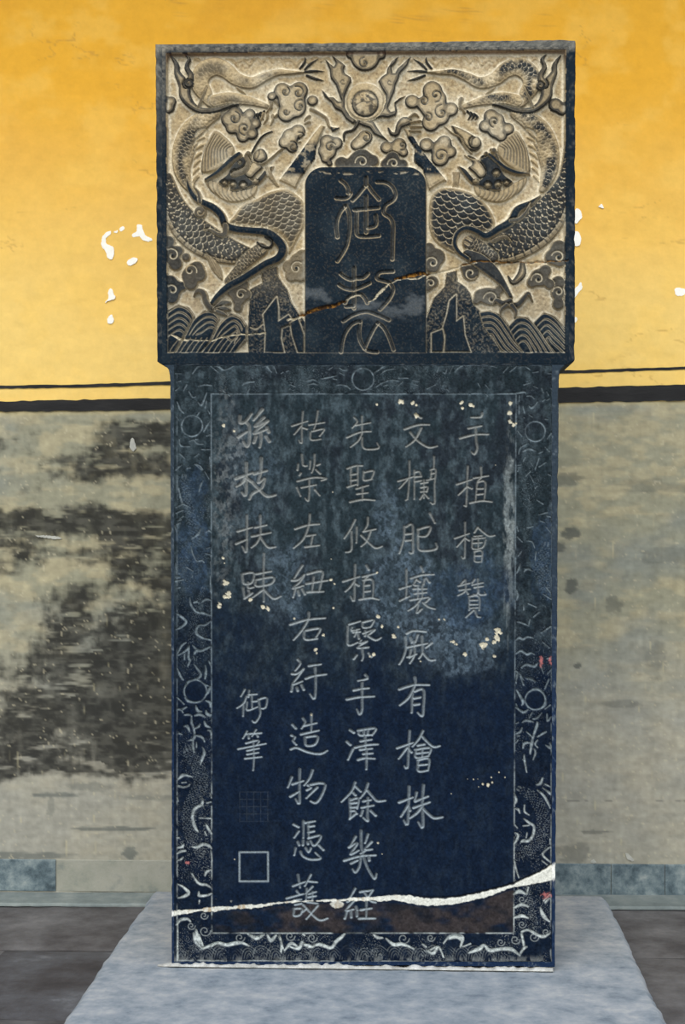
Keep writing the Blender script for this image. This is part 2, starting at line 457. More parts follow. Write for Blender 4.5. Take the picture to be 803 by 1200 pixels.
# ---- the two dragons
def dragon(R):
    """R False: left-hand dragon, built from the right-hand one mirrored, with its own loops and claws"""
    lab = new('dragon')
    f = (lambda P: P) if R else mir
    sg = 1 if R else -1
    # tail, arch and thin hind leg of the upper corner
    tail_ink = .42 if R else .22
    body(f([(500, 82.5, 1), (515, 83, 3), (532, 83, 4.5), (547, 88, 6), (563, 95, 7.5), (580, 91, 8.5), (594, 80, 10), (607, 76, 11.5), (620, 83, 12), (624, 96, 11), (618, 108, 9), (612, 118, 6)]), tail_ink, lab, 7.5, 6, fade=1 if R else .55)
    hair([f([(543+i*0, 80-0), (531, 77)]) for i in (0,)], lab, .8, 1, .2)
    body(f([(541, 124, 3), (556, 119, 4.5), (572, 115, 6.5), (590, 113, 7.5), (606, 116, 8)]), tail_ink, lab, 4.6, 5, fade=1 if R else .5)
    # tail flames
    for P in ([(500, 82, 1.5), (491, 81, 2), (477, 81, .4)], [(498, 86, 1.5), (488, 90, 2), (478, 92, .4)], [(500, 79, 1.5), (494, 73, 1.8), (484, 66, .4)], [(506, 78, 1.5), (500, 70, 1.8), (500, 64, .3)]):
        G.ridge(f(P), 3.5, .35, lab, 1.2, .5)
    # outer coil
    body(f([(604, 132, 6), (620, 139, 11), (634, 152, 13), (642, 172, 14), (645, 193, 11), (642, 208, 8), (636, 221, 4)]), .38 if R else .3, lab, 7, 6.5, belly=sg)
    # lower coil, dark
    if R:
        body([(664, 168, 2), (661, 205, 6), (652, 236, 17), (634, 262, 23), (608, 282, 21), (582, 294, 15), (560, 300, 9)], .95, lab, 10.5, 7.5, belly=-1)
        patch_scales([(503, 240), (507, 226), (520, 218), (540, 220), (560, 228), (575, 244), (581, 262), (570, 273), (548, 268), (537, 275), (534, 290), (541, 299), (525, 293), (510, 282), (503, 266)], .96, lab, 1.9, 12, 8, 4)
        body([(552, 284, 10), (566, 292, 9), (578, 300, 8)], .9, lab, 6, 7)
        G.ridge([(548, 297, 6), (562, 305, 9), (577, 317, 8), (590, 332, 4.5), (599, 347, 3)], 6.5, .95, lab)
        G.ridge([(634, 228, 1), (622, 237, 3.4), (607, 245, 5), (599, 259, 5.5), (584, 268, 5), (570, 276, 4.6), (558, 270, 4), (546, 267, 3.6), (536, 273, 3.4), (533, 285, 3.4), (538, 295, 3.2), (549, 303, 3)], 8, 1, lab)
        G.ridge([(599, 258, 3), (609, 256, 3), (618, 246, 2.4), (622, 236, 1)], 7.5, .9, lab)
        G.ridge([(578, 282, 3), (592, 277, 2.5), (600, 283, 1)], 8, .8, lab)
        for P in ([(598, 352, 4), (590, 355, 4), (582, 351, 3), (578, 355, 1)], [(600, 357, 4), (608, 356, 4), (615, 348, 3.4), (620, 343, 2.6), (625, 352, 1)], [(600, 357, 3.4), (605, 364, 2.6), (604, 372, .8)], [(594, 357, 3), (588, 362, 2.4), (586, 370, .8)]):
            G.ridge(P, 6.5, .92, lab)
        fin = [[(612+i*3, 309+i*1), (606+i*3, 318), (600+i*3, 326)] for i in range(3)]
        G.ridge([(613, 308, 3), (612, 320, 5), (602, 330, 3), (596, 322, 1)], 4, .3, lab)
    else:
        body([(197, 205, 4), (203, 238, 13), (217, 263, 19), (240, 281, 20), (266, 293, 16), (292, 298, 9)], .9, lab, 10, 7.5, belly=1)
        patch_scales([(356, 238), (349, 228), (335, 220), (315, 223), (300, 231), (285, 237), (274, 250), (268, 262), (300, 266), (322, 270), (335, 283), (338, 297), (347, 282), (356, 262)], .8, lab, 1.2, 10, 7.5, 4)
        body([(305, 292, 9), (290, 303, 9), (278, 317, 7), (268, 328, 6)], .8, lab, 6, 7.5)
        G.ridge([(218, 205, .8), (221, 219, 3), (228, 231, 4), (238, 237, 4.5), (250, 243, 5), (259, 252, 5), (264, 263, 5), (276, 268, 5), (295, 270, 5), (312, 272, 5.5), (324, 280, 6), (331, 291, 6), (326, 302, 5.5), (311, 309, 5), (297, 318, 5), (283, 327, 5), (268, 335, 5), (255, 346, 4), (247, 356, 3)], 8, 1, lab)
        G.ridge([(264, 264, 4), (263, 274, 4), (255, 274, 3), (247, 269, 2.4), (238, 269, 1)], 8, .85, lab)
        G.ridge([(301, 283, 1.4), (308, 288, 2), (316, 289, 2), (318, 282, 1.6), (310, 277, 1.2)], 8.5, .4, lab)
        G.ridge([(232, 205, .6), (226, 215, 1), (232, 225, 2.4), (234, 236, 3)], 7, .9, lab)
        cx, cy = 234, 248
        r = G.circ_sd([(cx, cy, 7.5)]); G.raise_(r[0], r[1], 8, .8, lab, 1.5, 1.2, 4)
        G.groove([(cx+5*(1-t/12)*math.cos(t*.5), cy+5*(1-t/12)*math.sin(t*.5), 1.1) for t in range(12)], 2.4, .05)
        for P in ([(226, 346, 1), (231, 340, 3.2), (238, 343, 4), (241, 353, 4), (247, 361, 4), (254, 363, 3.4)], [(252, 362, 4), (260, 355, 4), (268, 354, 2.6)], [(254, 363, 4), (262, 361, 3.6), (268, 362, 2.2)], [(254, 364, 3), (261, 367, 2.8), (266, 369, 1)]):
            G.ridge(P, 6.5, .85, lab)
        G.ridge([(242, 298, 2), (249, 308, 5), (255, 318, 4.5), (259, 326, 1.5)], 4.5, .6, lab)
        hair([[(243+i*2.4, 300), (249+i*2.4, 311), (255+i*1.6, 323)] for i in range(-1, 3)], lab, .6, 1.2, .1)
    # swoosh with forked flames in the upper corner
    si = .42
    G.ridge(f([(578, 121, 1.2), (592, 124, 2.6), (606, 128, 3.4), (622, 128, 4), (634, 121, 5), (641, 110, 7), (642, 98, 7), (650, 84, 4), (651, 74, 3), (658, 63, 1)]), 7, si, lab)
    G.ridge(f([(638, 98, 6), (634, 88, 4), (639, 77, 3), (636, 68, 2.4), (641, 62, .8)]), 7, si, lab)
    G.ridge(f([(615, 100, 1), (618, 108, 1.8), (622, 116, 2), (625, 124, 2.5)]), 6.5, .75, lab)
    cx, cy = (634, 100) if R else (221, 97)
    r = G.circ_sd([(cx, cy, 5.5)]); G.raise_(r[0], r[1], 7.5, si, lab, 1.2, 1, 4)
    G.groove([(cx+4*(1-t/12)*math.cos(t*.55), cy+4*(1-t/12)*math.sin(t*.55)*sg, 1) for t in range(12)], 2.4, .95)
    # long shin to the cloud and its claw
    G.ridge(f([(581, 100, .8), (576, 104, 2), (570, 108, .8)]), 3.5, .6, lab)
    for k in range(3):
        G.ridge(f([(548+4*k, 128+1.5*k, 1.4), (552+4*k, 133+k, 1.6), (549+4*k, 138, .6)]), 4, .5, lab)
    G.ridge(f([(541, 114, 3), (540, 122, 2), (545, 130, 1.4)]), 5, .7, lab)
    # mane: long combed locks behind the horn
    shape(f([(583, 172), (592, 160), (606, 151), (615, 165), (621, 182), (622, 200), (608, 200), (594, 192), (585, 182)]), 5, .25, lab, .8, 1.5, True, False)
    n = 9
    for i in range(n):
        t = i/(n-1)
        a = (585+24*t, 170-18*t+ (0 if t < .8 else 2)); bx = (591+30*t, 184+18*t)
        mid = ((a[0]+bx[0])/2+4, (a[1]+bx[1])/2-3)
        P = f([(a[0], a[1], .5), (mid[0], mid[1], 1.2), (bx[0], bx[1], .9)])
        G.groove(smooth_path(P), 2.6, .8)
    # beard: locks swept below the jaw
    shape(f([(556, 214), (568, 220), (588, 221), (604, 212), (618, 206), (616, 216), (603, 229), (588, 236), (570, 234), (558, 226)]), 4.5, .15, lab, .8, 1.5, True, False)
    for i in range(10):
        t = i/9
        a = (562+52*t, 219-10*max(0, t-.5)*2-1); d = (559+46*t, 230+7*math.sin(t*3)-4*t)
        G.groove(smooth_path(f([(a[0], a[1], .6), ((a[0]+d[0])/2+3, (a[1]+d[1])/2+2, 1.1), (d[0], d[1], .5)])), 2.2, .6)
    # skull and jaws
    shape(f([(536, 193), (546, 197), (553, 205), (560, 211), (566, 206), (568, 197), (562, 187), (566, 180), (576, 184), (586, 193), (592, 204), (602, 212), (596, 217), (588, 214), (588, 222), (578, 223), (566, 220), (552, 214), (544, 205)]), 8, .97 if R else .93, lab, 1.2)
    shape(f([(548, 180), (557, 183), (565, 190), (571, 201), (568, 207), (562, 208), (556, 202), (549, 195), (554, 190)]), 6.5, .12, lab, .8)
    for bx, by, br in ((558, 212, 3), (572, 217, 3.2), (584, 216, 3), (582, 203, 3.2), (594, 214, 2.2)):
        q = f([(bx, by)])[0]
        r = G.circ_sd([(q[0], q[1], br+1.6)]); G.raise_(r[0], r[1], 7, .7, lab, 1, 0, 4, False)
        r = G.circ_sd([(q[0], q[1], br)]); G.raise_(r[0], r[1], 8, .3, lab, 1, 1.5, 3, False)
    # snout and nostril, whiskers
    if R:
        G.ridge([(530, 146, 1), (540, 155, 6), (550, 164, 9), (556, 167, 9)], 6.5, .12, lab, 1.6, 1.5)
        r = G.circ_sd([(557, 166, 8)]); G.raise_(r[0], r[1], 8, .15, lab, 1.6, 1.2, 5)
        G.groove([(553, 170, 1.2), (554, 163, 1.8), (559, 159, 1.2)], 3, .85)
        for P in ([(521, 146, .7), (530, 154, 1.2), (540, 160, 1.5), (545, 170, 1.6), (553, 178, 1.3)], [(545, 180, .8), (552, 185, 1.3), (562, 186, 1), (570, 183, .8)]):
            G.ridge(P, 5.5, .8, lab, 1, .5)
        G.ridge([(570, 178, 2.4), (580, 186, 3), (592, 196, 3), (606, 202, 3), (621, 203, 1.4)], 9, 1, lab)
        G.ridge([(576, 174, 2), (581, 180, 2.5), (584, 186, 2)], 9, .9, lab)
        for q in ((579, 176, 4), (570, 179, 2.8)):
            r = G.circ_sd([q]); G.raise_(r[0], r[1], 9, .85, lab, 1.2, 1, 4)
        for k in range(4): G.ridge([(532+k*2, 200, 1), (533+k*1.5, 208, 1.3), (531+k*2, 218, .5)], 3, .35, lab, 1, .3, False)
        # fore claw raised towards the pearl
        G.ridge([(455, 148, 1), (459, 155, 2.4), (465, 155, 3), (468, 146, 4), (474, 141, 6), (480, 141, 4)], 6, .35, lab)
        for P in ([(480, 136, 2), (486, 132, 2.2), (491, 135, .8)], [(482, 142, 2), (493, 140, 1.6)], [(482, 147, 2), (494, 147, 1.5)], [(480, 152, 2), (493, 152, 1.4)]):
            G.ridge(P, 6, .6, lab)
    else:
        G.ridge([(318, 152, 1), (307, 158, 1.6), (299, 169, 1.6), (294, 178, 1.2)], 5, .45, lab)
        G.ridge([(352, 164, .7), (338, 168, 1.2), (326, 176, 1.5), (317, 184, 1.8), (306, 191, 1.8), (296, 188, 1.2)], 5.5, .75, lab)
        shape([(298, 176), (306, 172), (312, 178), (312, 186), (303, 190), (296, 185)], 6, .25, lab)
        G.groove([(303, 174, .8), (304, 180, 1.2), (301, 186, .8)], 2.4, .8)
        G.ridge([(290, 177, 2.2), (288, 182, 3), (291, 190, 3), (286, 199, 4), (274, 204, 4)], 7.5, .7, lab)
        r = G.circ_sd([(291, 179, 3.4)]); G.raise_(r[0], r[1], 8.5, .7, lab, 1.2, 1, 4)
        G.ridge([(280, 180, 3.4), (272, 186, 3.6), (263, 194, 3.4), (254, 202, 3.2), (241, 210, 2.4)], 9, 1, lab)
        r = G.circ_sd([(281, 190, 2.4)]); G.raise_(r[0], r[1], 7, .6, lab, 1.2, 1, 4)
        for k in range(3): G.ridge([(311+k*2, 194, .8), (314+k*2, 204, 1.4), (324+k, 217, .6)], 3, .35, lab, 1, .3, False)
        # claws on the cloud
        for P in ([(308, 131, 1.6), (306, 137, 1.4), (302, 142, .5)], [(313, 132, 1.6), (312, 138, 1.4), (308, 143, .5)], [(319, 133, 1.8), (319, 139, 1.5), (316, 145, .5)]):
            G.ridge(P, 5, .6, lab)
        for P in ([(362, 134, 2), (358, 137, 1.4), (356, 140, .5)], [(362, 141, 2), (357, 143, 1.2)], [(364, 126, 2.2), (374, 131, 2.2), (382, 137, 2), (386, 147, 1.6), (394, 148, .8)]):
            G.ridge(P, 5, .65, lab)
        G.ridge([(317, 112, 2.6), (324, 118, 2), (328, 126, 1.8), (322, 135, 1.6)], 6, .7, lab)
    # pale spines between coil and mane
    for k in range(7):
        a = (612+k*3.2, 207+k*1.5-k*k*.2); 
        G.ridge(f([(618+1.5*k, 150+9*k, 1.6), (625+k*.8, 153+9*k, 2), (629+k*.6, 158+9*k, .8)]), 2.6, .02, lab, 1.2, .3, False)
    return lab
dl = dragon(False); dr = dragon(True)

# ---- dark crags either side of the tablet
for P, lb in (([(326, 210), (337, 196), (352, 176), (366, 156), (376, 144), (381, 146), (375, 160), (370, 172), (369, 184), (362, 194), (352, 208), (346, 220)], 0),
              ([(473, 148), (477, 149), (486, 160), (492, 170), (502, 184), (514, 198), (524, 210), (516, 214), (503, 222), (500, 212), (495, 196), (485, 188), (486, 172), (478, 160)], 0)):
    k = new('rock_crag')
    shape(P, 6, .15, k, .8, 1.6, False)
    own = G.lab == k
    n = fbm(X, Y, 6, 6, 3, 77)
    band = sstep(150, 165, Y)*sstep(212, 196, Y)*(1 if P[0][0] > 400 else sstep(160, 176, Y))
    G.ink = np.where(own, np.clip(band*(1.35-.9*sstep(.5, .75, n)), 0.1, 1), G.ink); G.H += own*(n-.5)*2.5
# ---- upper clouds
cl([(428, 64, 18), (410, 62, 5), (447, 62, 6)], [(427, 72, 6, -1.6, -1)], .3)
cl([(330, 104, 10), (350, 104, 11), (366, 116, 7), (346, 124, 13), (335, 131, 11), (318, 111, 6)], [(334, 106, 5, -1, 1), (349, 107, 7, -2, 1), (351, 123, 7, -1.2, -1), (335, 130, 3.5, 0, 1)], .18)
cl([(267, 138, 9.5), (275, 131, 9), (292, 132, 7.5), (299, 143, 7), (295, 155, 7.5), (284, 158, 8), (271, 148, 8), (284, 145, 12)], [(274, 137, 7, -1.4, 1), (286, 149, 7, 1.5, 1)], .32)
cl([(349, 152, 9), (339, 157, 9), (333, 165, 8), (342, 171, 7)], [(352, 159, 5, -2, 1), (343, 171, 6, -2, 1)], .15)
cl([(383, 164, 9), (394, 166, 8), (381, 175, 9), (381, 184, 6), (386, 190, 4)], [(387, 171, 6, -.4, -1)], .25)
cl([(428, 159, 9), (417, 168, 7), (422, 165, 8)], [(429, 160, 5, -1.6, 1)], .15)
cl([(400, 190, 9), (424, 186, 14), (437, 187, 8), (412, 191, 8)], [(424, 188, 7, 3.0, 1)], .88)
cl([(453, 171, 8), (468, 168, 9), (473, 177, 6)], [(472, 169, 5, 2, -1)], .2)
cl([(460, 184, 9), (453, 191, 8), (472, 191, 7)], [(461, 190, 6, 3.0, 1)], .9)
cl([(507, 104, 12), (515, 113, 9), (483, 117, 9), (497, 120, 9), (529, 126, 9), (516, 134, 12), (505, 142, 11)], [(511, 110, 7, 1.6, -1), (497, 117, 5, -1.4, 1), (518, 130, 8, -1.6, -1), (502, 136, 5, -1.8, 1)], .18)
cl([(500, 168, 9), (521, 165, 9), (528, 176, 8), (516, 183, 11)], [(517, 181, 7, -.4, -1)], .25)
cl([(576, 134, 9), (584, 138, 8), (569, 146, 8), (582, 150, 11), (596, 149, 8), (588, 158, 7)], [(580, 141, 6, 1.8, 1)], .25)
cl([(652, 121, 9), (660, 126, 8)], [], .45)
cl([(199, 117, 7), (196, 124, 8)], [], .35)

# ---- flames and pearl
fl = new('flames')
def flame(P): shape([(float(a), float(b2)) for a, b2 in P], 6.5, .3, fl, .6, 1.2, False)
flame([(380, 66), (386, 80), (387, 90), (393, 98), (398, 112), (400, 117), (396, 117), (391, 112), (385, 112), (381, 107), (376, 102), (380, 112), (388, 119), (392, 126), (400, 130), (405, 138), (413, 144), (420, 141), (410, 134), (404, 124), (404, 112), (408, 102), (412, 94), (411, 88), (404, 84), (403, 80), (405, 75), (399, 70), (388, 62), (393, 72), (391, 76), (386, 72)])
flame([(468, 63), (459, 70), (454, 78), (453, 84), (447, 88), (443, 93), (447, 102), (452, 110), (452, 118), (447, 127), (440, 134), (430, 138), (432, 142), (440, 138), (448, 136), (455, 137), (464, 134), (466, 128), (464, 120), (468, 116), (477, 109), (468, 113), (462, 118), (463, 128), (458, 129), (455, 125), (458, 116), (463, 105), (464, 98), (467, 92), (469, 85), (478, 75), (482, 63), (474, 71), (466, 78), (463, 84), (460, 84), (459, 77), (464, 72)])
flame([(428, 138), (438, 141), (443, 149), (448, 156), (456, 164), (446, 160), (438, 156), (433, 149), (424, 146), (414, 141)])
for P in ([(403, 163, 1), (404, 154, 2), (413, 151, 2), (418, 145, 2.4), (421, 138, 2)], [(388, 147, 1), (390, 151, 1.8), (397, 148, 1)]): G.ridge(P, 5.5, .4, fl)
for cx, cy in ((402, 95), (457, 96)):
    G.groove([(cx+3.6*(1-t/14)*math.cos(t*.5+1), cy+3.6*(1-t/14)*math.sin(t*.5+1), .9) for t in range(11)], 1.8, .8)
pe = new('pearl')
r = G.circ_sd([(428, 117.5, 23)]); G.raise_(r[0], r[1], 3.5, .0, pe, 2.5, 1, 6, False)
r = G.circ_sd([(428, 120, 16)]); G.raise_(r[0], r[1], 5.0, .25, pe, 2.0, 4.5, 16, True)
b = G.box(408, 100, 448, 140); n = fbm(X[b], Y[b], 5, 4, 3, 12)
z = sstep(15, 11, np.hypot(X[b]-428, Y[b]-120)); G.ink[b] = G.ink[b]*(1-z)+z*np.clip((n-.42)*4, 0, .8)
G.groove(smooth_path([(414, 116, .8), (420, 109, .9), (428, 107, .9), (437, 110, .9), (442, 117, .8)]), 1.6, .6)
G.groove(smooth_path([(416, 124, .8), (422, 120, 1), (428, 119, 1), (435, 120, 1), (441, 125, .8)]), 1.8, .7)
for a in range(5):
    q = 2*PI*a/5
    G.groove([(428+3*math.cos(q), 113+2.4*math.sin(q), .8), (428+6*math.cos(q), 113+4*math.sin(q), .8)], 1.6, .7)

# the rim of the panel cuts across whatever reaches it
out_ = sstep(1.0, -.6, field)
G.H = G.H*(1-out_); G.ink = np.where(field < 0, 1.0, G.ink); G.lab = np.where(field < 0, 0, G.lab)
# ---- the tablet for the title
tb = new('title_tablet')
tx0, tx1, ty0 = 357, 500, 194.5
q = np.stack([np.abs(X-(tx0+tx1)/2)-((tx1-tx0)/2-22), (ty0+22)-Y])
sdt = np.where((q[0] > 0) & (q[1] > 0), np.hypot(q[0], q[1])-22, np.maximum(q[0], q[1])-22)
t = sstep(.8, -1.4, sdt)*(Y < 413.3)
G.H = np.where(Y < 414, G.H*(1-t)+t*(-.3), G.H); G.ink = np.maximum(G.ink*(1-t), t); G.lab = np.where((sdt < .4) & (Y < 413), tb, G.lab)
tabm = (sdt < -1)*1.0
chip = tabm*np.exp(-((Y-(203+3*fbm(X, X*0, 14, 1, 2, 9)-2))/1.3)**2)*(fbm(X, Y, 8, 3, 3, 44) > .52)
G.H -= chip*1.2; G.ink *= 1-chip*.5
G.groove([(357, 413.6, .7), (500, 413.6, .7)], .6, .8)
def tstrokes(s, ox, oy, sc): 
    out = []
    for st in s.split('/'):
        P = [tuple(float(v) for v in q.split(',')) for q in st.split()]
        out.append([(ox+a/sc, oy+c/sc) for a, c in P])
    return out
ty = lambda s, ox, oy: tstrokes(s, ox, oy, 7.3)
seal1 = ty('178,155 215,185 240,225 242,262/140,305 200,310 240,298 262,268/395,130 395,195/280,325 320,285 398,200 450,255 505,318/215,375 175,425 148,490 140,560 150,640/222,372 248,440 255,540 245,630 225,720 180,800 150,845/395,290 395,600/295,405 500,388/315,420 312,580 330,628 400,635 505,628/478,455 482,510 470,545 415,560/490,168 560,172 615,205 645,265 630,320 565,365 548,400 550,440 600,475 625,530 625,640 620,830', 375, 190)
seal2 = ty('292,100 292,445/178,150 215,180 265,200 300,190 370,185 410,150/165,245 215,275 280,285 350,265 425,230/215,400 235,360 290,330 345,325 385,360 405,400/225,430 285,425/625,130 510,140 490,190 540,210 600,232 625,290 590,370 515,455/200,555 290,500 400,475 500,505 590,545/180,820 190,740 215,660 265,590 320,560 345,560/345,565 335,640 345,720 385,790 430,815 490,820/495,570 460,620 410,720 380,790/495,570 545,610 590,690 630,800', 375, 300)
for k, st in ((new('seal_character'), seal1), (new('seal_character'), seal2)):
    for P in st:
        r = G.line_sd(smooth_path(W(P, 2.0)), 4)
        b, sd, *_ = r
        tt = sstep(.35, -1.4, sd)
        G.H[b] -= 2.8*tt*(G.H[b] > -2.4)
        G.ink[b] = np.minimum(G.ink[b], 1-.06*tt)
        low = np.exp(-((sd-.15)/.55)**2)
        # dust and painted light on the lower and right lip of each groove
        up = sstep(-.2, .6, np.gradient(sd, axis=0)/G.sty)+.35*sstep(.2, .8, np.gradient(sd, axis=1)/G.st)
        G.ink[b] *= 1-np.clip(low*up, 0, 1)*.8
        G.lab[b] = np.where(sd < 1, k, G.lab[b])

# ---- the crack across the head
def crack(Gd, P, depth, col_mask, seed):
    P = smooth_path(P, step=4)
    P = P.copy(); P[:, 1] += (vnoise(P[:, 0]/3.1, P[:, 0]*0, seed)-.5)*2.2
    r = Gd.line_sd(P, 6); b, sd, *_ = r
    tt = sstep(.4, -.8, sd); Gd.H[b] -= depth*tt; col_mask[b] = np.maximum(col_mask[b], tt)
ck = np.zeros_like(G.H); ckr = np.zeros_like(G.H)
crack(G, [(200, 392, .8), (206, 394, 1.6), (214, 398, 1.8), (222, 397, 1.2), (238, 399, 1), (248, 398, 1), (262, 394, 1), (290, 391, 1), (311, 390, .9)], 1.5, ck, 3)
crack(G, [(337, 375, 1.5), (350, 372, 1.6), (362, 366, 1.0)], 1.5, ck, 4)
crack(G, [(350, 369.5, .8), (362, 366, 2), (378, 361, 2.2), (392, 358, 2), (405, 353, .9)], 3.5, ckr, 5)
crack(G, [(405, 352, .7), (416, 347, .8), (424, 345, .7)], 1, ck, 6)
crack(G, [(432, 353, 1.2), (437, 352, .8), (443, 345, 1.8), (449, 340, 2), (456, 333, .9), (461, 330, .7), (466, 327.5, .7), (490, 326, 1.0), (503, 320, .8)], 1.5, ck, 7)
crack(G, [(462, 327, .6), (475, 324, 1.8), (490, 321.5, 2.2), (503, 319.5, .8)], 3.5, ckr, 8)
crack(G, [(503, 319, .9), (517, 318, .8), (528, 314.5, .9), (540, 311, .8), (560, 307, .7)], 2, ck, 9)
crack(G, [(540, 310, .7), (560, 306.3, .8), (600, 306, .8), (640, 306, .7), (667, 305, .6)], 3, ckr, 10)
G.H += (fbm(X, Y, 2.6, 2.6, 3, 21)-.5)*np.where(recess & (G.lab == 0), 1.6, .35)
G.H = G.H*.55+blur(G.H, 1)*.45

# ---- pigment and dust of the head
n1 = fbm(X, Y, 26, 26, 4, 1); n2 = fbm(X, Y, 3.2, 3.2, 3, 2); n3 = fbm(X, Y, 1.6, 1.6, 2, 8)
cream, tan, brown = lin((214, 202, 174)), lin((168, 148, 112)), lin((112, 88, 58))
d1, d2 = lin((18, 29, 37)), lin((40, 50, 55))
cav = np.clip((blur(blur(G.H, 4), 3)-G.H)/2.6, 0, 1)
grd = mixc(np.broadcast_to(tan, X.shape+(3,)), cream, np.clip(cav*1.5+(n1-.45)*1.2, 0, 1))
sp = sstep(.50, .78, n2)*(1-cav)
grd = mixc(grd, np.broadcast_to(brown, grd.shape), sp*.5*np.where(G.lab == 0, 1, .35))
lowgrey = sstep(300, 400, Y)*.5
grd = mixc(grd, np.broadcast_to(lin((120, 118, 108)), grd.shape), lowgrey)
# the ink has reddish-brown, worn top edges and blue-black flats
dark = mixc(np.broadcast_to(d1, grd.shape), d2, np.clip((n1-.42)*1.6+(n3-.6)*.25, 0, 1))
topworn = (sstep(64, 56, Y)*.8+sstep(200, 190, X)*sstep(200, 60, Y)*.7)*(1-recess)
dark = mixc(dark, np.broadcast_to(lin((128, 122, 108)), dark.shape), np.clip(topworn*(n2*1.5-.15), 0, 1))
smear = tabm*sstep(.5, .72, fbm(X+Y*.4, Y-X*.2, 30, 16, 4, 66))*sstep(320, 345, Y)*sstep(385, 360, Y)
dark = mixc(dark, np.broadcast_to(lin((104, 108, 108)), dark.shape), smear*.4)
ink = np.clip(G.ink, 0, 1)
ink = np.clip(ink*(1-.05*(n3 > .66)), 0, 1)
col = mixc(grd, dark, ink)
rd = np.exp(-((field-1.2)/1.2)**2)*(field > -1)*sstep(80, 64, Y)
col = mixc(col, np.broadcast_to(lin((92, 58, 40)), col.shape), rd*.7)
ckc = sstep(.35, .75, ck)*(.35+.65*(n2 > .42))
col = mixc(col, np.broadcast_to(lin((182, 170, 142)), col.shape), ckc)
col = mixc(col, mixc(np.broadcast_to(lin((58, 40, 24)), col.shape), lin((148, 104, 44)), sstep(.4, .6, n2)), ckr)
G.col = col

# ------------------------------------------------------------------ meshes from the grids
P0 = np.array([0.0, 0.0, 0.0]); NRM = np.array([0.0, -1.0, 0.0])
def grid_meshes(Gd, root_part, mats, names, parent_for):
    base = on_plane(Gd.X, Gd.Y, P0, NRM)
    V = base.copy(); V[..., 1] -= Gd.H*S
    V = V.reshape(-1, 3); Cc = Gd.col.reshape(-1, 3)
    ny, nx = Gd.X.shape
    idx = np.arange(ny*nx).reshape(ny, nx)
    Q = np.stack([idx[:-1, :-1], idx[1:, :-1], idx[1:, 1:], idx[:-1, 1:]], -1).reshape(-1, 4)
    L = Gd.lab[:-1, :-1].reshape(-1)
    out = {}
    for k in np.unique(L):
        q = Q[L == k]
        if len(q) < 12: q0 = q
        u, inv = np.unique(q.ravel(), return_inverse=True)
        me = mesh_np(names[k], V[u], inv.reshape(-1, 4), Cc[u])
        o = link(names[k], me, mats); out[k] = o
    for k, o in out.items():
        if k != 0: o.parent = out[0]
    out[0].parent = root_part
    if root_part: out[0].matrix_parent_inverse = root_part.matrix_world.inverted()
    return out
def edge_strip(sides_out, sides_in, n, colf, name, parent, back, seed, chip=1.0):
    """bevelled border between the carved face and the sides of the slab, then the sides and back"""
    O = []; I = []
    for so_, si_ in zip(sides_out, sides_in):
        so_ = np.asarray(so_, float); si_ = np.asarray(si_, float)
        l = np.concatenate([[0], np.cumsum(np.hypot(*np.diff(so_, axis=0).T))]); t = np.linspace(0, 1, n, endpoint=False)
        O.append(np.stack([np.interp(t*l[-1], l, so_[:, 0]), np.interp(t*l[-1], l, so_[:, 1])], -1))
        I.append(np.stack([np.interp(t, [0, 1], si_[:, 0]), np.interp(t, [0, 1], si_[:, 1])], -1))
    O = np.concatenate(O); I = np.concatenate(I); m = len(O)
    c = O.mean(0); k = (vnoise(O[:, 0]/2.6, O[:, 1]/2.6, seed)**3*.4+vnoise(O[:, 0]/9, O[:, 1]/9, seed+1)**4*1.4)*chip
    dirn = (I-O); dirn /= np.maximum(np.linalg.norm(dirn, axis=1, keepdims=True), 1e-6)
    O2 = O+dirn*k[:, None]
    rings = [(I, 0.0)]
    for f in (.3, .6, .88): rings.append((I*(1-f)+O2*f, -.15*vnoise(O[:, 0]/2.5+f*9, O[:, 1]/2.5, seed)))
    rings.append((O2, -1.3-1.2*k)); 
    V = []; Cc = []
    for R_, h in rings:
        v = on_plane(R_[:, 0], R_[:, 1], P0, NRM); v[:, 1] -= np.asarray(h)*S; V.append(v); Cc.append(colf(R_[:, 0], R_[:, 1]))
    e = on_plane(O[:, 0], O[:, 1], P0, NRM)
    for dpt in (.03, .16, back):
        v = e.copy(); v[:, 1] += dpt; c_ = colf(O[:, 0], O[:, 1]); V.append(v); Cc.append(c_*.25+np.median(c_, axis=0)*.75 if dpt > .05 else c_)
    nr = len(V); V = np.concatenate(V); Cc = np.concatenate(Cc)
    Q = []
    for r_ in range(nr-1):
        a = np.arange(m)+r_*m; b_ = np.roll(np.arange(m), -1)+r_*m
        Q.append(np.stack([a, a+m, b_+m, b_], -1))
    Q = np.concatenate(Q)
    V = np.concatenate([V, V[-m:].mean(0)[None]]); Cc = np.concatenate([Cc, Cc[-1:]])
    me = bpy.data.meshes.new(name)
    fc = [tuple(x) for x in Q.tolist()]+[((nr-1)*m+i, len(V)-1, (nr-1)*m+(i+1) % m) for i in range(m)]
    me.from_pydata(V.tolist(), [], fc); me.update()
    at = me.color_attributes.new('col', 'FLOAT_COLOR', 'POINT'); c4 = np.ones((len(V), 4), np.float32); c4[:, :3] = Cc
    at.data.foreach_set('color', c4.ravel())
    return link(name, me, M_STELE, parent)

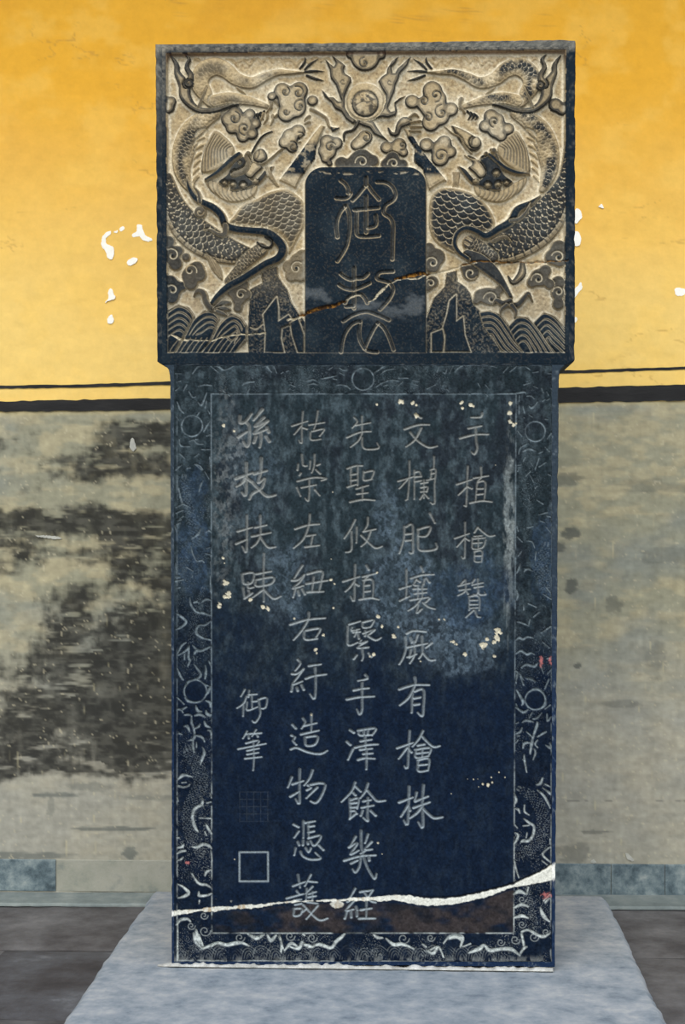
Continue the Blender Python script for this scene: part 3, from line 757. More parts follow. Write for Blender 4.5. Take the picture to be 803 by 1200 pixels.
stele = empty('stone_stele', (0, 0.12, 0.12))
bpy.context.view_layer.update()
tag(stele, 'tall dark engraved stone stele with twin dragon relief head, cracked across, on grey plinth', 'stele')
hm = grid_meshes(G, stele, M_STELE, NAMES, None)
head = hm[0]
hlab = {'seal_character': None}
hm[dl]['label'] = 'left carved dragon curling inward with pale scaled shoulder'
hm[dr]['label'] = 'right carved dragon curling inward with dark scaled shoulder'
def col_head(x, y):
    n = fbm(x, y, 4, 4, 3, 50); k = np.clip((sstep(62, 52, y)*.6+sstep(205, 185, x)*sstep(230, 60, y)*.4)*n*1.8+sstep(.5, .8, n)*.25, 0, 1)
    return mixc(np.broadcast_to(d1*1.1, x.shape+(3,)), lin((126, 122, 110)), k)
edge_strip([[(182, 51.5), (430, 49.5), (675, 46)], [(675, 46), (674, 423), (664, 427)], [(664, 427), (427, 427.2), (190, 427)], [(190, 427), (184, 424), (182, 51.5)]],
           [[(190, 55), (667, 55)], [(667, 55), (667, 426)], [(667, 426), (190, 426)], [(190, 426), (190, 55)]], 160, col_head, 'rim', head, .30, 4)

# ================================================================== inscribed body of the stele
B = Grid(204, 428, 647, 1127, STEP)
X, Y = B.X, B.Y
BN = {0: 'stele_body'}
def newb(name):
    k = max(BN)+1; BN[k] = name; return k
GB = -2.6
inkl = np.ones_like(B.H)      # 1 = ink, 0 = chalky dust in the cuts
# four borders: 207..250 | 603..646 wide, 428..461 top, 1093..1125 bottom
xl0 = 207.5+(Y-430)*.0; xl1 = 247.5+(Y-460)*.0012; xr0 = 605.0-(Y-460)*.0042; xr1 = 647.5-(Y-430)*.0028
yt1 = 461.5; yb0 = 1093.5; yb1 = 1125.5-(X-207)*-.004
outer = np.minimum(np.minimum(X-xl0, xr1-X), np.minimum(Y-427.6, yb1-Y))
inner = np.minimum(np.minimum(X-xl1, xr0-X), np.minimum(Y-yt1, yb0-Y))
border = (outer > 0) & (inner < 0)
for f_ in (outer, inner):
    ln = np.exp(-(f_/.7)**2)
    worn = sstep(.25, .6, fbm(X, Y, 12, 12, 3, 91)) if f_ is inner else .6*sstep(.3, .6, fbm(X, Y, 12, 12, 3, 92))
    B.H -= .9*ln; inkl = inkl*(1-.62*ln*worn)
zn = new_zones = {}
bl = newb('border_carving')
B.lab[border] = bl
# low curling relief everywhere in the border: scrolls, scales and wave lines cut shallow
u1 = fbm(X, Y, 11, 11, 3, 101); u2 = fbm(X, Y, 17, 17, 3, 102)
swirl = np.abs(np.sin(u1*38+u2*20))
fine = sstep(.25, .02, swirl)*border
B.H += np.where(border, (u2-.5)*3.0-.9*fine, 0)
inkl -= fine*.3*sstep(.4, .7, fbm(X, Y, 20, 30, 2, 104))
# deeper pockets between the figures, chalk-filled; traced from the photograph piece by piece
def bstr(s, ox, oy, sc, wid=1.15, dep=2.0, dust=.72):
    for P in tstrokes(s, ox, oy, sc):
        if len(P) < 2: continue
        n = len(P)
        Q = smooth_path([(a, c, wid*(.65+.75*vnoise(np.array(a*.31), np.array(c*.31), 5).item())*(.55 if i in (0, n-1) else 1)) for i, (a, c) in enumerate(P)])
        r = B.line_sd(Q, 4)
        if r is None: continue
        b, sd, *_ = r
        tt = sstep(.5, -.9, sd)
        B.H[b] -= dep*tt
        # the lower edge holds the dust
        inkl[b] = np.minimum(inkl[b], 1-dust*tt*(.55+.45*sstep(.3, .7, fbm(X[b], Y[b], 3, 3, 2, 8))))
bstr("90,130 130,130/105,185 125,180/90,245 115,225/145,245 165,205/180,250 205,290 225,285/205,130 240,85 290,75/320,75 375,120/345,75 375,80 410,105 440,100 480,78/100,320 120,370 145,395/250,390 235,410/245,215 290,205 330,210/240,320 265,340 300,260/300,310 290,360/310,380 320,400/320,450 295,490 280,520/300,550 325,540/115,570 125,615 185,620/210,570 235,600 275,605/265,640 325,640/220,690 245,670/320,690 325,750/90,780 130,745/220,740 270,780/410,245 455,280/540,210 560,190 620,185/570,260 585,235/670,75 700,80 735,120/750,80 770,125/400,262 440,270/95,420 110,440/185,585 210,575 240,570/120,670 150,700/170,760 190,765", 190, 415, 5.736)
bstr("135,90 160,60 185,50/250,80 280,60/330,30 380,50 410,90/430,110 470,180/410,200 385,250 370,310/165,270 185,370 210,430 265,460/140,470 215,430/140,525 210,495/150,600 215,555/150,600 190,590/145,640 180,625/125,650 145,720/385,680 360,735 300,780/440,720 465,700 490,715/290,860 305,930 345,1005 400,1000 420,1025/435,930 490,945/445,880 480,870/135,1030 150,1160 180,1165/245,1070 310,1110/485,1010 490,1080", 190, 540, 8.575)
bstr("135,50 180,50/135,95 210,80/145,165 180,160/280,260 285,320 340,400 410,415 480,440/320,310 350,300 370,315/405,300 440,275 485,285/485,40 485,200/145,420 190,450 240,500 200,550 140,580/490,495 430,535 380,535 350,560 345,620 410,665 490,685/310,740 350,785 400,790 490,750/320,830 340,800 400,790/315,850 330,890/490,950 470,900/225,830 225,880/270,740 265,860 280,890 255,950/320,930 350,970 380,1010 385,1050 330,1085 260,1110 230,1160/435,940 440,1020 430,1075/150,970 190,1060 210,1085/155,820 200,740 240,710/160,840 240,790 270,740/350,1090 420,1130 470,1150/480,1150 460,1190", 190, 670, 8.575, 1.45, 2.2, .88)
bstr("230,150 260,185 320,195 375,185/240,20 225,60/480,30 465,90 420,135/150,150 220,215/150,265 190,270 245,245/190,275 210,300/225,325 265,320 295,330/295,330 295,400 320,480 320,560 265,580/340,230 355,280 395,290/330,330 380,320 430,345/440,180 480,200 485,240/440,280 450,310 480,330 490,320/220,440 250,440 275,490/320,465 365,440 380,420/425,390 440,430 480,450/460,480 490,495 490,560/330,530 380,540 410,560 425,595/310,580 310,650 320,700/345,600 345,650/405,650 425,700 400,770 385,820/150,980 200,935 235,930 300,945/150,1030 220,1050 280,1020/240,1000 200,1005/150,1150 160,1190/480,1110 495,1150/400,1160 400,1190/170,510 200,520", 190, 800, 8.575, 1.55, 2.3, .88)
bstr("150,10 220,20 270,5/150,120 155,160/405,140 400,190 340,230 320,250 305,330 330,420 360,470/415,210 375,210/370,330 490,335/450,180 490,170/480,80 495,130/440,390 460,430 495,490/430,470 445,505/150,530 170,530/150,630 200,620 215,595/150,690 190,665 235,660/150,760 190,745 210,725/155,800 155,820/300,620 350,625 410,595 470,610 495,640/490,660 500,760/430,910 450,870 495,850/300,890 365,985 450,1005 500,1040/160,1000 210,1025 265,1080 230,1115 160,1135/370,1070 370,1110 440,1110 500,1090/370,1190 375,1160", 190, 920, 8.575, 1.55, 2.3, .88)
bstr("80,205 170,130/0,215 60,140/190,160 240,130 310,180/345,215 410,205/530,225 585,225/240,360 320,335/360,375 400,395/450,400 470,450/510,440 530,480/560,400 575,440/460,550 490,530/510,540 540,520/280,490 330,490 360,520/400,560 370,600 330,630 300,600/190,480 185,550/185,600 185,700/230,610 250,690/240,740 245,745/310,715 340,735/490,760 520,765/575,910 515,990/170,900 215,960/235,1000 240,1005/275,1050 200,1100 180,1170/230,1140 300,1110 380,1135/420,1160 460,1140/490,1090 540,1140/0,460 170,455 240,440 260,450", 590, 415, 10)
bstr("220,50 200,90/145,130 180,125/145,155 170,150/145,190 155,170/265,90 295,135/360,60 320,170/360,145 430,100/275,190 225,240/270,230 305,300/340,340 320,360/450,220 490,240/240,460 270,495/340,480 400,520/360,625 440,605/440,640 495,655/480,670 500,720/370,690 415,705/430,750 490,820/240,760 300,745/135,740 150,790/140,850 190,900/240,890 290,900 315,960/330,1000 320,1080/150,1040 180,1000/170,1120 140,1190/215,1170 250,1165 290,1190", 590, 530, 8.575)
bstr("170,10 150,70 135,100/210,85 240,55 290,75/135,270 145,320 135,370/205,420 205,470/250,405 330,440/360,490 305,540/140,590 180,595 255,630/270,560 255,620/130,770 160,750 200,765 240,740 295,750/130,910 170,880 200,890 240,915 280,900 310,915/180,1050 230,1020 310,1035 345,1000/380,700 480,635/395,790 465,850/370,1010 405,1110/485,1060 445,1115/165,1110 200,1170/235,1155 320,1185/115,1080 140,1100 130,1190/430,240 490,320/400,310 480,360/440,960 470,950", 590, 660, 8.575, 1.4, 2.2, .85)
bstr("135,0 130,90/170,20 205,110/235,45 280,45 320,75/460,50 420,145/270,185 300,155 350,155 400,190 425,250 415,310 380,345/135,160 170,220 200,280 185,310/130,300 140,340/130,335 200,380 250,355/290,385 260,440/190,485 230,465 300,480/300,450 340,440 385,390/340,480 340,510 300,630 285,700 270,800/235,580 290,630/345,630 400,595 430,580/200,740 215,695 270,690/345,660 320,700 345,735/310,750 325,790 300,860/470,690 475,740 430,715/130,495 150,485/190,540 170,580 130,600/140,620 160,620/125,690 150,660/210,810 215,870 235,985/195,860 215,870/440,400 445,470 480,430/420,350 470,310/335,1110 370,1100 395,1045/420,1105 470,1130/410,1150 470,1190/340,1160 380,1190", 590, 790, 8.575, 1.55, 2.3, .88)
bstr("340,50 400,100 440,160 470,230/400,30 470,90/110,80 130,150 115,190/110,235 150,245 165,280/215,200 215,270 260,300/210,340 260,380 310,420 295,510 250,560 200,560 180,570/200,410 260,405/115,400 140,430/120,480 150,500 130,560 110,590/240,480 230,530/470,620 395,695 470,770/390,760 440,800/110,760 130,850 155,930/470,540 470,590", 590, 920, 8.575, 1.5, 2.3, .85)
# top strip, middle
bstr("200,180 240,170 265,180/205,205 240,198 270,205/300,165 350,155 400,145/375,165 400,170/415,90 440,105 470,105/420,125 450,140/400,210 430,205 470,215 490,235/650,125 690,100 720,75/695,135 730,108 790,98/740,175 800,175/665,220 700,195 745,180/715,215 745,205/25,130 40,120/60,118 78,110/90,205 120,218/480,0 478,80/345,105 370,88", 325, 415, 5.736, .95)
bstr("0,170 40,180/40,160 105,160/35,215 70,185/75,85 95,100/135,175 180,183/140,200 170,208/235,232 290,205/300,120 315,80/340,120 355,130 368,95/385,125 410,75/420,120 440,95 470,78/650,75 700,88/745,120 785,80/365,235 380,250/575,195 590,220/625,205 650,235/510,260 522,272/620,262 640,280", 460, 415, 5.736, .95)
# bottom strip: chalk ground between waves and clouds
bstr("88,255 110,240 150,235 165,250/185,320 190,350 200,380 235,412/240,412 290,390 330,378 380,388 430,380 470,378 510,395/505,322 530,340 560,352 600,328/620,330 640,362 670,332/690,330 700,375 700,428/720,420 760,380 800,400/90,255 90,480", 190, 1030, 5.02, 1.9, 2.2, .95)
bstr("200,300 205,340 220,400/215,330 240,405/290,395 330,375/515,335 560,345 590,332/690,340 712,410/110,240 85,270", 190, 1030, 5.02, 2.4, 2.2, .95)
bstr("0,400 50,410 70,372 80,385/75,325 85,332/80,385 110,395 135,400/130,400 170,385 240,405 270,370 300,345 322,325/490,327 515,345 545,348/565,352 610,387 660,385 730,412/780,385 800,400", 340, 1030, 5.02, 1.9, 2.2, .95)
bstr("0,522 40,540 70,500 100,560/100,480 140,438 210,442 200,500/215,500 258,482/250,535 310,512 340,490 370,520 440,512 500,515 548,550/548,548 570,512 590,500/560,412 600,402 680,440 720,422/515,190 545,175 590,190/515,270 560,252 598,262/515,330 560,318 598,330/670,270 690,320 722,350/725,190 690,230/600,150 588,190/700,240 722,215", 500, 1010, 5.02, 1.9, 2.2, .95)
bstr("130,455 180,440 205,465/10,525 60,500/560,425 575,500/150,445 195,445", 500, 1010, 5.02, 2.6, 2.2, .95)
# small scrolls in the clouds of the bottom corners and wave hatching
for cx, cy, r_ in ((240, 1091, 7), (224, 1085, 5), (239, 1073, 5), (281, 1099, 6), (340, 1097, 6), (473, 1100, 7), (505, 1099, 5), (612, 1054, 5), (612, 1083, 5), (626, 1098, 6), (604, 1101, 6), (640, 1092, 5), (366, 1099, 6), (587, 1104, 5)):
    Q = [(cx+r_*(1-t/20)*math.cos(t*.5), cy+r_*(1-t/20)*math.sin(t*.5), .55) for t in range(17)]
    b, sd, *_ = B.line_sd(Q, 3); tt = sstep(.4, -.5, sd); B.H[b] -= .8*tt; inkl[b] *= 1-.35*tt
for x0 in list(range(212, 345, 16))+list(range(356, 470, 18))+list(range(478, 600, 16)):
    for k in range(4):
        q = 3+k*3
        Q = smooth_path([(x0-q, 1124, .4), (x0-q*.7, 1122-q*.9, .5), (x0, 1120-q*.95, .5), (x0+q*.8, 1124-q*.7, .4)])
        b, sd, *_ = B.line_sd(Q, 3); tt = sstep(.4, -.5, sd)*sstep(.3, .65, fbm(X[b], Y[b], 14, 9, 2, 19)); B.H[b] -= .6*tt; inkl[b] *= 1-.16*tt
# pearls in the border
for cx, cy, r_ in ((225, 499, 12), (425.5, 444, 12.5), (627.5, 505.5, 11.5), (229, 810, 13), (627.5, 820, 11.5)):
    b = B.box(cx-r_-3, cy-r_-3, cx+r_+3, cy+r_+3); d = np.hypot(X[b]-cx, Y[b]-cy)
    t = sstep(r_+.4, r_-1.4, d)
    B.H[b] = B.H[b]*(1-t)+t*(.2*np.sqrt(np.clip(1-(d/r_)**2, 0, 1))-.3); inkl[b] = inkl[b]*(1-t)+t
    g = np.exp(-((d-r_-.2)/.8)**2)*(.35+.65*sstep(.35, .6, fbm(X[b], Y[b], 7, 7, 2, 61)))
    B.H[b] -= 1.6*g; inkl[b] *= 1-.75*g
# scaled coils of the low border dragons
for P, sz in (([(238, 690, 3), (232, 712, 5), (226, 735, 5), (224, 755, 4)], 3), ([(222, 880, 8), (236, 915, 9), (222, 950, 9), (226, 985, 8), (240, 1003, 5)], 4), ([(640, 640, 6), (634, 668, 9), (640, 690, 6)], 4),
              ([(610, 925, 5), (628, 938, 8), (637, 965, 8), (628, 990, 8), (612, 1000, 6)], 4), ([(614, 1035, 3), (622, 1060, 5), (628, 1090, 4)], 4), ([(216, 560, 5), (222, 600, 6), (232, 640, 6)], 4)):
    r = B.line_sd(smooth_path(P), 10); b, sd, run, off, wd = r
    sc = scales(run, off, sz); z = (sd < -.5)*border[b]
    B.H[b] += z*(.9*sc-.3); inkl[b] *= 1-z*(1-sstep(.1, .4, sc))*.24

# ---- the inscription: every character traced stroke by stroke
CH = [
 (248, 465, "265,180 270,240 320,225 375,155/320,235 352,270 352,410 332,462 300,420/252,372 330,325/475,115 395,215/490,190 410,272 525,222/525,222 400,338 520,300/520,285 538,328/460,340 462,400 452,470/415,370 398,425/512,368 542,415", 1.6),
 (248, 465, "230,765 385,710/325,620 325,780 318,920 285,895/320,740 290,800 235,840/325,760 375,795/465,575 460,700 440,800 490,765/400,720 520,690/495,770 470,850 380,910 355,960/380,795 450,870 520,930 600,920", 1.55),
 (248, 585, "245,298 380,262/330,150 330,300 325,490 290,440/230,415 330,375/455,150 458,260 455,340 420,410 375,450/410,262 515,240/380,345 555,310/455,345 505,420 540,450 600,445", 1.15),
 (248, 585, "285,705 305,790 375,780 392,690 290,700/340,780 345,830 395,825/295,830 310,925/345,850 350,890 310,930 380,880/420,700 560,675/490,510 485,760 490,960/410,760 425,815 560,790 575,730 415,755/480,850 385,920/495,850 580,930 650,910", 1.15),
 (248, 795, "310,100 275,165/325,165 300,230 240,275/295,230 295,350/350,110 345,170/345,150 425,145/375,160 380,270/330,220 335,295 430,265/380,215 425,210/440,195 455,330 410,410 385,395/440,195 515,180 505,270 470,280", .95),
 (248, 795, "330,495 295,560/325,520 380,515/345,530 350,560/415,480 380,540/405,515 465,510/425,520 435,545/325,605 440,580 425,620/250,660 510,610/335,675 445,655/335,710 440,695/315,750 470,735/390,580 395,740 390,860", .95),
 (318, 465, "195,270 340,225/295,135 285,280 285,430 260,405/280,270 215,350/290,285 335,300/435,130 420,230 400,300/355,260 500,238/365,330 375,400 465,395/385,320 495,300 455,365", .9),
 (318, 465, "285,540 300,640 335,645/250,630 245,685/275,715 265,735/405,540 400,640 380,710/430,640 455,630/420,680 460,720/365,600 360,675/245,790 400,755 515,765 470,785/285,850 420,825/355,780 355,900 345,975 320,950/240,850 275,930/410,870 455,925", .95),
 (318, 590, "225,235 340,200 450,190/360,100 350,200 300,330 210,415/335,300 415,290/385,300 370,395/320,405 450,390", 1.1),
 (318, 590, "290,580 250,640 215,700/195,720 250,715 310,665/305,670 265,735 205,795 300,770/225,790 205,880/250,815 262,860/290,800 315,850/340,660 475,635 465,740 445,830/330,750 530,720/395,690 380,830/340,830 490,825", 1.2),
 (318, 710, "180,170 340,125 505,110/350,60 345,120 290,220 210,315/305,235 320,310 430,305/330,225 455,210 420,290", 1.2),
 (318, 710, "250,500 270,540 225,605/195,635 240,635 300,590/300,590 250,660 200,735 290,705/195,745 188,800/240,765 248,795/285,740 305,785/355,560 465,545/325,680 400,655 515,640/410,580 415,700 405,865 365,825", 1.15),
 (318, 830, "300,90 315,130 285,185/310,160 425,135/375,50 375,210/280,240 445,205/315,270 330,345 410,335 430,260 315,270/200,150 230,185/190,250 220,270 205,300 235,340/185,380 240,368 350,410 460,425 525,395", 1.15),
 (318, 830, "190,645 155,740/200,710 300,680/265,570 262,740 262,890 230,850/180,825 260,780/385,580 360,650 310,720/345,720 370,745 335,765/370,715 460,700 505,720 470,820 420,885 370,870/430,740 330,840", 1.2),
 (318, 955, "210,85 255,110/255,150 215,210/300,55 300,215/320,70 410,55/345,75 350,210/350,105 400,100/350,160 400,150/350,215 460,190 440,250 400,285 370,240/250,250 262,280/297,235 297,280/340,250 345,270/445,280 490,325/225,310 215,375/275,340 300,385 370,415 460,405 415,350/325,305 350,345 370,310", 1.1),
 (318, 955, "250,560 270,680/205,665 320,625/370,560 315,665/345,620 430,630/240,710 260,740/145,780 300,740/330,690 325,800/385,670 320,740/355,740 420,720/350,770 420,760/385,720 385,800/215,800 280,790/225,840 280,830/210,880 215,945 270,935 285,880 210,880/340,815 435,830/300,840 440,980 530,970/435,850 330,975/290,910 330,880", 1.05),
 (378, 465, "300,190 325,230 280,290/310,265 450,240/370,180 370,330/230,378 350,330 455,322/370,340 335,410 265,468/370,380 375,450 410,488 525,480 515,430", .9),
 (378, 465, "235,670 310,645 375,645/265,670 265,840/330,650 330,830/265,730 325,720/265,785 325,775/235,845 320,820/385,700 390,780 465,770/395,705 480,695 455,775/320,860 430,830/375,840 375,970/325,910 425,900/260,985 380,962 490,970", 1.0),
 (378, 590, "305,150 260,240 205,325/270,260 270,430 220,455/320,220 318,365/425,130 420,200 385,260/385,260 500,238/450,260 415,350 365,400/365,295 430,360 500,415 560,400", 1.0),
 (378, 590, "195,730 345,685/305,575 300,750 295,910 265,870/295,730 260,780 215,825/310,750 340,770/415,580 435,620/380,685 500,655/425,680 390,730 385,880/385,720 470,720 470,885/395,770 440,765/400,825 445,820/350,900 450,885 530,900", 1.1),
 (378, 715, "250,130 355,100/235,150 240,320 330,300/275,160 275,190 345,175/290,205 350,200/320,180 300,245/330,215 345,265/375,110 385,160 450,155/380,110 480,90 455,150/385,215 490,180 430,230/400,190 400,240/430,240 500,278 550,255/360,280 350,310 415,290/415,290 330,350 430,345/370,350 380,430 370,470/320,420 295,455/435,400 460,435", 1.05),
 (378, 715, "405,605 420,640 335,660/295,750 370,735 435,730/230,835 340,815 485,808/370,680 370,820 370,930 350,975 325,930", 1.2),
 (378, 835, "260,160 295,185/230,270 262,300/285,340 265,380 240,440/340,165 355,210 470,205/335,165 495,145 465,210/385,165 390,200/425,160 425,200/400,230 405,330/360,265 460,250/305,325 425,300 520,295/355,345 465,335/385,385 470,380/335,440 400,425 490,430/412,340 412,530", 1.2),
 (378, 835, "305,655 270,740 180,835/310,690 360,740/290,750 310,775/255,810 260,930 255,1000/265,820 335,805 325,900/265,850 320,845/265,890 325,885/265,925 300,920 325,950/260,990 310,950/425,665 400,740 355,800/425,730 480,795 520,830 590,825/370,890 480,870/385,830 455,820/425,800 420,950 425,1015 385,985/375,920 360,965/455,920 500,965", 1.2),
 (378, 960, "310,160 260,250/250,260 325,225 265,325 340,290/205,385 350,345 500,335/360,105 365,250 400,390 440,480 490,555 505,510/425,140 400,220/460,210 400,280 465,280/355,360 345,440 310,495 285,465/270,410 330,385/435,350 440,385/400,290 360,320", 1.2),
 (378, 960, "305,650 255,740/235,770 305,740/305,750 220,855 290,845/225,870 210,930/265,865 270,920/315,820 325,855/320,870 325,910/355,680 470,665/470,665 430,730/395,680 450,760 500,780/360,850 460,835/410,760 410,920/345,930 495,930", 1.15),
 (440, 465, "375,165 430,195/275,300 400,260 505,258/430,290 370,400 290,465/330,330 400,410 500,470 580,460", 1.1),
 (440, 465, "215,790 370,745/318,600 318,760 300,960 285,970/300,775 225,860/365,690 365,960/365,710 415,700 430,750/370,750 430,745/370,795 430,785/520,685 565,680 555,820 555,1000 520,990/525,720 555,715/485,780 555,765/520,760 525,700/430,810 490,800/455,780 455,950/430,850 490,845 480,890/430,890 485,885/445,920 420,960/465,910 500,950/550,560 550,660", .9),
 (440, 590, "270,215 265,330 225,465/290,215 345,195 350,330 350,460 320,455/285,285 340,280/285,345 335,340/400,240 515,215 480,300 405,305/400,245 400,380 420,435 500,440 575,420 570,370/515,90 560,180", 1.1),
 (440, 590, "290,620 290,800 285,880/230,800 335,770/230,910 320,870/430,590 450,640/335,700 440,670 550,665/385,710 360,760 400,770/390,715 420,735/460,710 450,760/480,700 510,740/360,800 480,800/370,845 480,835/330,905 500,880/400,770 400,890/440,770 440,880/430,890 375,960 310,1005/400,950 390,1025 435,990/510,890 470,930/450,930 500,970 560,990", 1.05),
 (440, 715, "295,215 360,190 475,200/280,250 285,350 260,440 225,505/330,255 345,300/395,230 375,300/305,345 400,325 490,310/360,290 365,340/435,240 440,390 410,450/330,370 320,430 300,440/365,350 365,420 325,495/320,440 385,410/530,305 475,350/450,400 510,465 560,465", 1.15),
 (440, 715, "225,740 360,700 505,700/370,630 370,700 310,820 230,890/345,780 340,960/370,760 450,745 450,900 440,990 400,960/365,825 420,815/365,885 410,880", 1.25),
 (440, 840, "205,290 355,240/320,130 310,300 300,475 275,460/295,290 220,390/310,290 340,330/445,130 410,200 350,275/440,180 540,275 605,270/400,265 460,255/380,305 385,380 500,365/375,305 515,290 495,370/440,300 440,370/390,340 500,330/400,400 405,505 495,500/400,405 500,390 495,500/405,450 490,445", 1.15),
 (440, 840, "225,800 350,755/315,655 310,820 300,1005 270,970/305,830 240,935/315,850 325,880/385,710 370,780/375,790 495,745/360,850 510,800/450,640 440,800 445,1030 405,985/430,850 390,900 325,950/455,865 510,920 560,950 630,940", 1.3),
 (510, 465, "440,150 430,185 340,190/315,292 435,270/235,385 380,350 500,350/380,290 385,400 395,480 370,535 345,515", 1.1),
 (510, 465, "205,820 345,775/305,650 300,780 290,1025 275,1020/290,850 220,920/300,840 345,860/430,660 435,740/365,760 500,740/430,760 395,810 380,980/400,800 470,800 460,975/395,860 450,860/395,915 450,910/330,995 440,975 535,985", .95),
 (510, 590, "185,325 320,280/280,175 280,320 275,510 250,495/280,320 205,405/280,320 320,345/400,220 370,270/400,220 500,300 560,298/370,305 440,300/350,320 355,420 445,410 475,340/355,330 470,320/405,310 405,410/360,370 440,365/370,450 375,540 435,545/370,450 440,445 435,545/375,490 430,490", .85),
 (510, 660, "280,155 245,190/220,210 325,185/285,160 280,260 215,300/230,250 330,240/290,250 310,285/370,150 350,180/350,200 450,180/400,145 400,280 360,290/370,225 450,215/405,240 420,290 475,290 465,270/320,310 320,440/320,310 410,310 415,440/330,345 400,345/330,385 400,385/330,420 405,415/360,440 290,505/375,440 400,500 425,505", .95),
]
dust_lit = np.zeros_like(B.H)       # grey-tan dust inside the strokes, plus light painted on their lips
for ox, oy, s, wd_ in CH:
    k = newb('engraved_character')
    st = tstrokes(s, ox, oy, 8.03)
    allp = np.array([p for q in st for p in q])
    bb = B.box(allp[:, 0].min()-3, allp[:, 1].min()-3, allp[:, 0].max()+3, allp[:, 1].max()+3)
    B.lab[bb] = k
    yy = allp[:, 1].mean()
    strength = .62 if yy > 700 else .5
    for P in st:
        n = len(P)
        L = math.hypot(P[-1][0]-P[0][0], P[-1][1]-P[0][1])
        Q = []
        for i, (a, c) in enumerate(P):
            wq = wd_*1.27*(1.1 if i == 0 else (.75 if i == n-1 and L > 8 else 1.0))
            Q.append((a, c, wq))
        r = B.line_sd(smooth_path(Q), 4); b, sd, *_ = r
        tt = sstep(.45, -1.0, sd)
        B.H[b] = np.minimum(B.H[b], -1.9*tt)
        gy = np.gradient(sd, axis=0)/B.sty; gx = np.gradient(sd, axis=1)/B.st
        lip = np.exp(-((sd+.25)/.75)**2)*np.clip(.25+.9*gy+.2*gx, 0, 1)  # lower and right walls brightened: painted light mixed with the dust
        dust_lit[b] = np.maximum(dust_lit[b], np.clip(strength*(.45 if yy > 700 else .6)*tt+lip*strength*1.25, 0, 1))
# ---- the empty square seal and the rubbed-out one above it
k = newb('engraved_square')
bb = B.box(277, 995, 318, 1036); B.lab[bb] = k
P = tstrokes("262,672 530,670 532,945 262,945 262,672", 248, 915, 8.03)[0]
b, sd, *_ = B.line_sd(W(P, 1.35), 4); tt = sstep(.4, -.9, sd); B.H[b] -= 1.6*tt; dust_lit[b] = np.maximum(dust_lit[b], .72*tt)
for i in range(5):
    for Q in ([(281+i*8.2, 928), (281+i*8.2, 963)], [(281, 928+i*8.6), (315, 928+i*8.6)]):
        b, sd, *_ = B.line_sd(W(Q, .5), 3); tt = sstep(.3, -.6, sd)*fbm(X[b], Y[b], 5, 5, 2, 33); B.H[b] -= .4*tt; dust_lit[b] = np.maximum(dust_lit[b], .11*tt)

# ---- chips, crack
chipm = np.zeros_like(B.H)
for cx, cy, r_ in ((264, 683, 3.6), (268, 697, 4.3), (264, 699, 3), (257, 708, 2.6), (257, 711, 2.2), (293, 703, 2.6), (308, 711, 2.8), (314, 713, 2.8), (261, 654, 2), (263, 660, 1.6), (262, 499, 2.3), (274, 505, 1.8), (470, 471, 3.2), (441, 474, 1.8), (484, 472, 2.4), (488, 475, 1.8), (489, 487, 3.2), (541, 472, 2.6), (542, 478, 1.8), (552, 474.5, 2.6), (555, 476, 1.8), (599, 473, 2.7), (597, 484, 2.7), (598, 494, 2.6), (602, 498, 2.2), (605, 496, 1.4), (583, 739, 4.4), (586, 741, 3.2), (582, 748, 3.8), (580, 752, 3), (571, 749, 2.4), (568, 756, 4.2), (564, 755, 2.4), (546, 767, 2.7), (535, 755, 2.2), (531, 752, 2.2), (579.5, 769, 2.1), (515, 726, 1.8), (443, 722.5, 2.4), (448, 734, 2.2), (461.5, 745, 2.9), (467, 735, 1.8), (370, 762, 2.5), (371, 765, 1.8), (391, 712.5, 1.9), (379, 744, 1.8), (345, 725, 1.6), (388, 679, 2.4), (392, 684, 1.7), (388, 655, 1.2), (365, 838, 1.8), (380, 745, 1.3), (442, 671, 1.5), (521, 726, 1.5), (529, 752, 1.4), (533, 755, 1.4), (438, 767, 2.2), (434, 769, 1.5), (275, 1007, 1.2), (443, 988, 1.3), (448, 1001, .9), (529, 930, 1.1), (577, 917, 1.6), (572, 920, 2.0), (566, 919, 1.3), (555, 913, 1.2), (560, 913, 1), (576, 911, 1.2), (548, 913, 1), (592, 911, 1.1), (585, 905, .9), (561, 922, .9), (493, 775, 1), (581, 545, 1.3), (390, 577, 1.3)):
    b = B.box(cx-r_-2, cy-r_-2, cx+r_+2, cy+r_+2)
    d = np.hypot(X[b]-cx, Y[b]-cy)+(fbm(X[b], Y[b], 2.5, 2.5, 2, 13)-.5)*r_*1.2
    t = sstep(r_, r_-.9, d); chipm[b] = np.maximum(chipm[b], t); B.H[b] -= 1.1*t
# mortar-filled crack
CR = [(200, 1071, 3.0), (212, 1069, 2.8), (222, 1068, 1.9), (236, 1066.5, 1.6), (248, 1066, 2.6), (258, 1064.5, 2.4), (270, 1064, 1.8), (285, 1062.5, 2.2), (301, 1062, 2.2), (318, 1059.5, 1.4), (329, 1058, 1.1), (349, 1056.5, 1.1), (370, 1056, .9), (388, 1055, 1.2), (400, 1055, 1.2), (414, 1054, 2.0), (436, 1053.5, 2.4), (450, 1053, 2.8), (462, 1052, 3.6), (480, 1054, 4.4), (498, 1057, 4.4), (515, 1057, 4.0), (532, 1056, 3.6), (548, 1053, 3.2), (562, 1050, 3.2), (580, 1045, 2.6), (592, 1041, 1.6), (603, 1038, 2.0), (619, 1033, 4.2), (632, 1029, 6), (640, 1026, 7.2), (651, 1021, 9)]
P = smooth_path(CR); P[:, 2] += (vnoise(P[:, 0]/3., P[:, 0]*0, 3)-.5)*1.2
b, sd, run, off, wd = B.line_sd(P, 12)
sd = sd+(fbm(X[b], Y[b], 3, 2, 2, 88)-.5)*1.3
ci = newb('crack_mortar')
mort = np.zeros_like(B.H); tt = sstep(.3, -.7, sd); mort[b] = tt
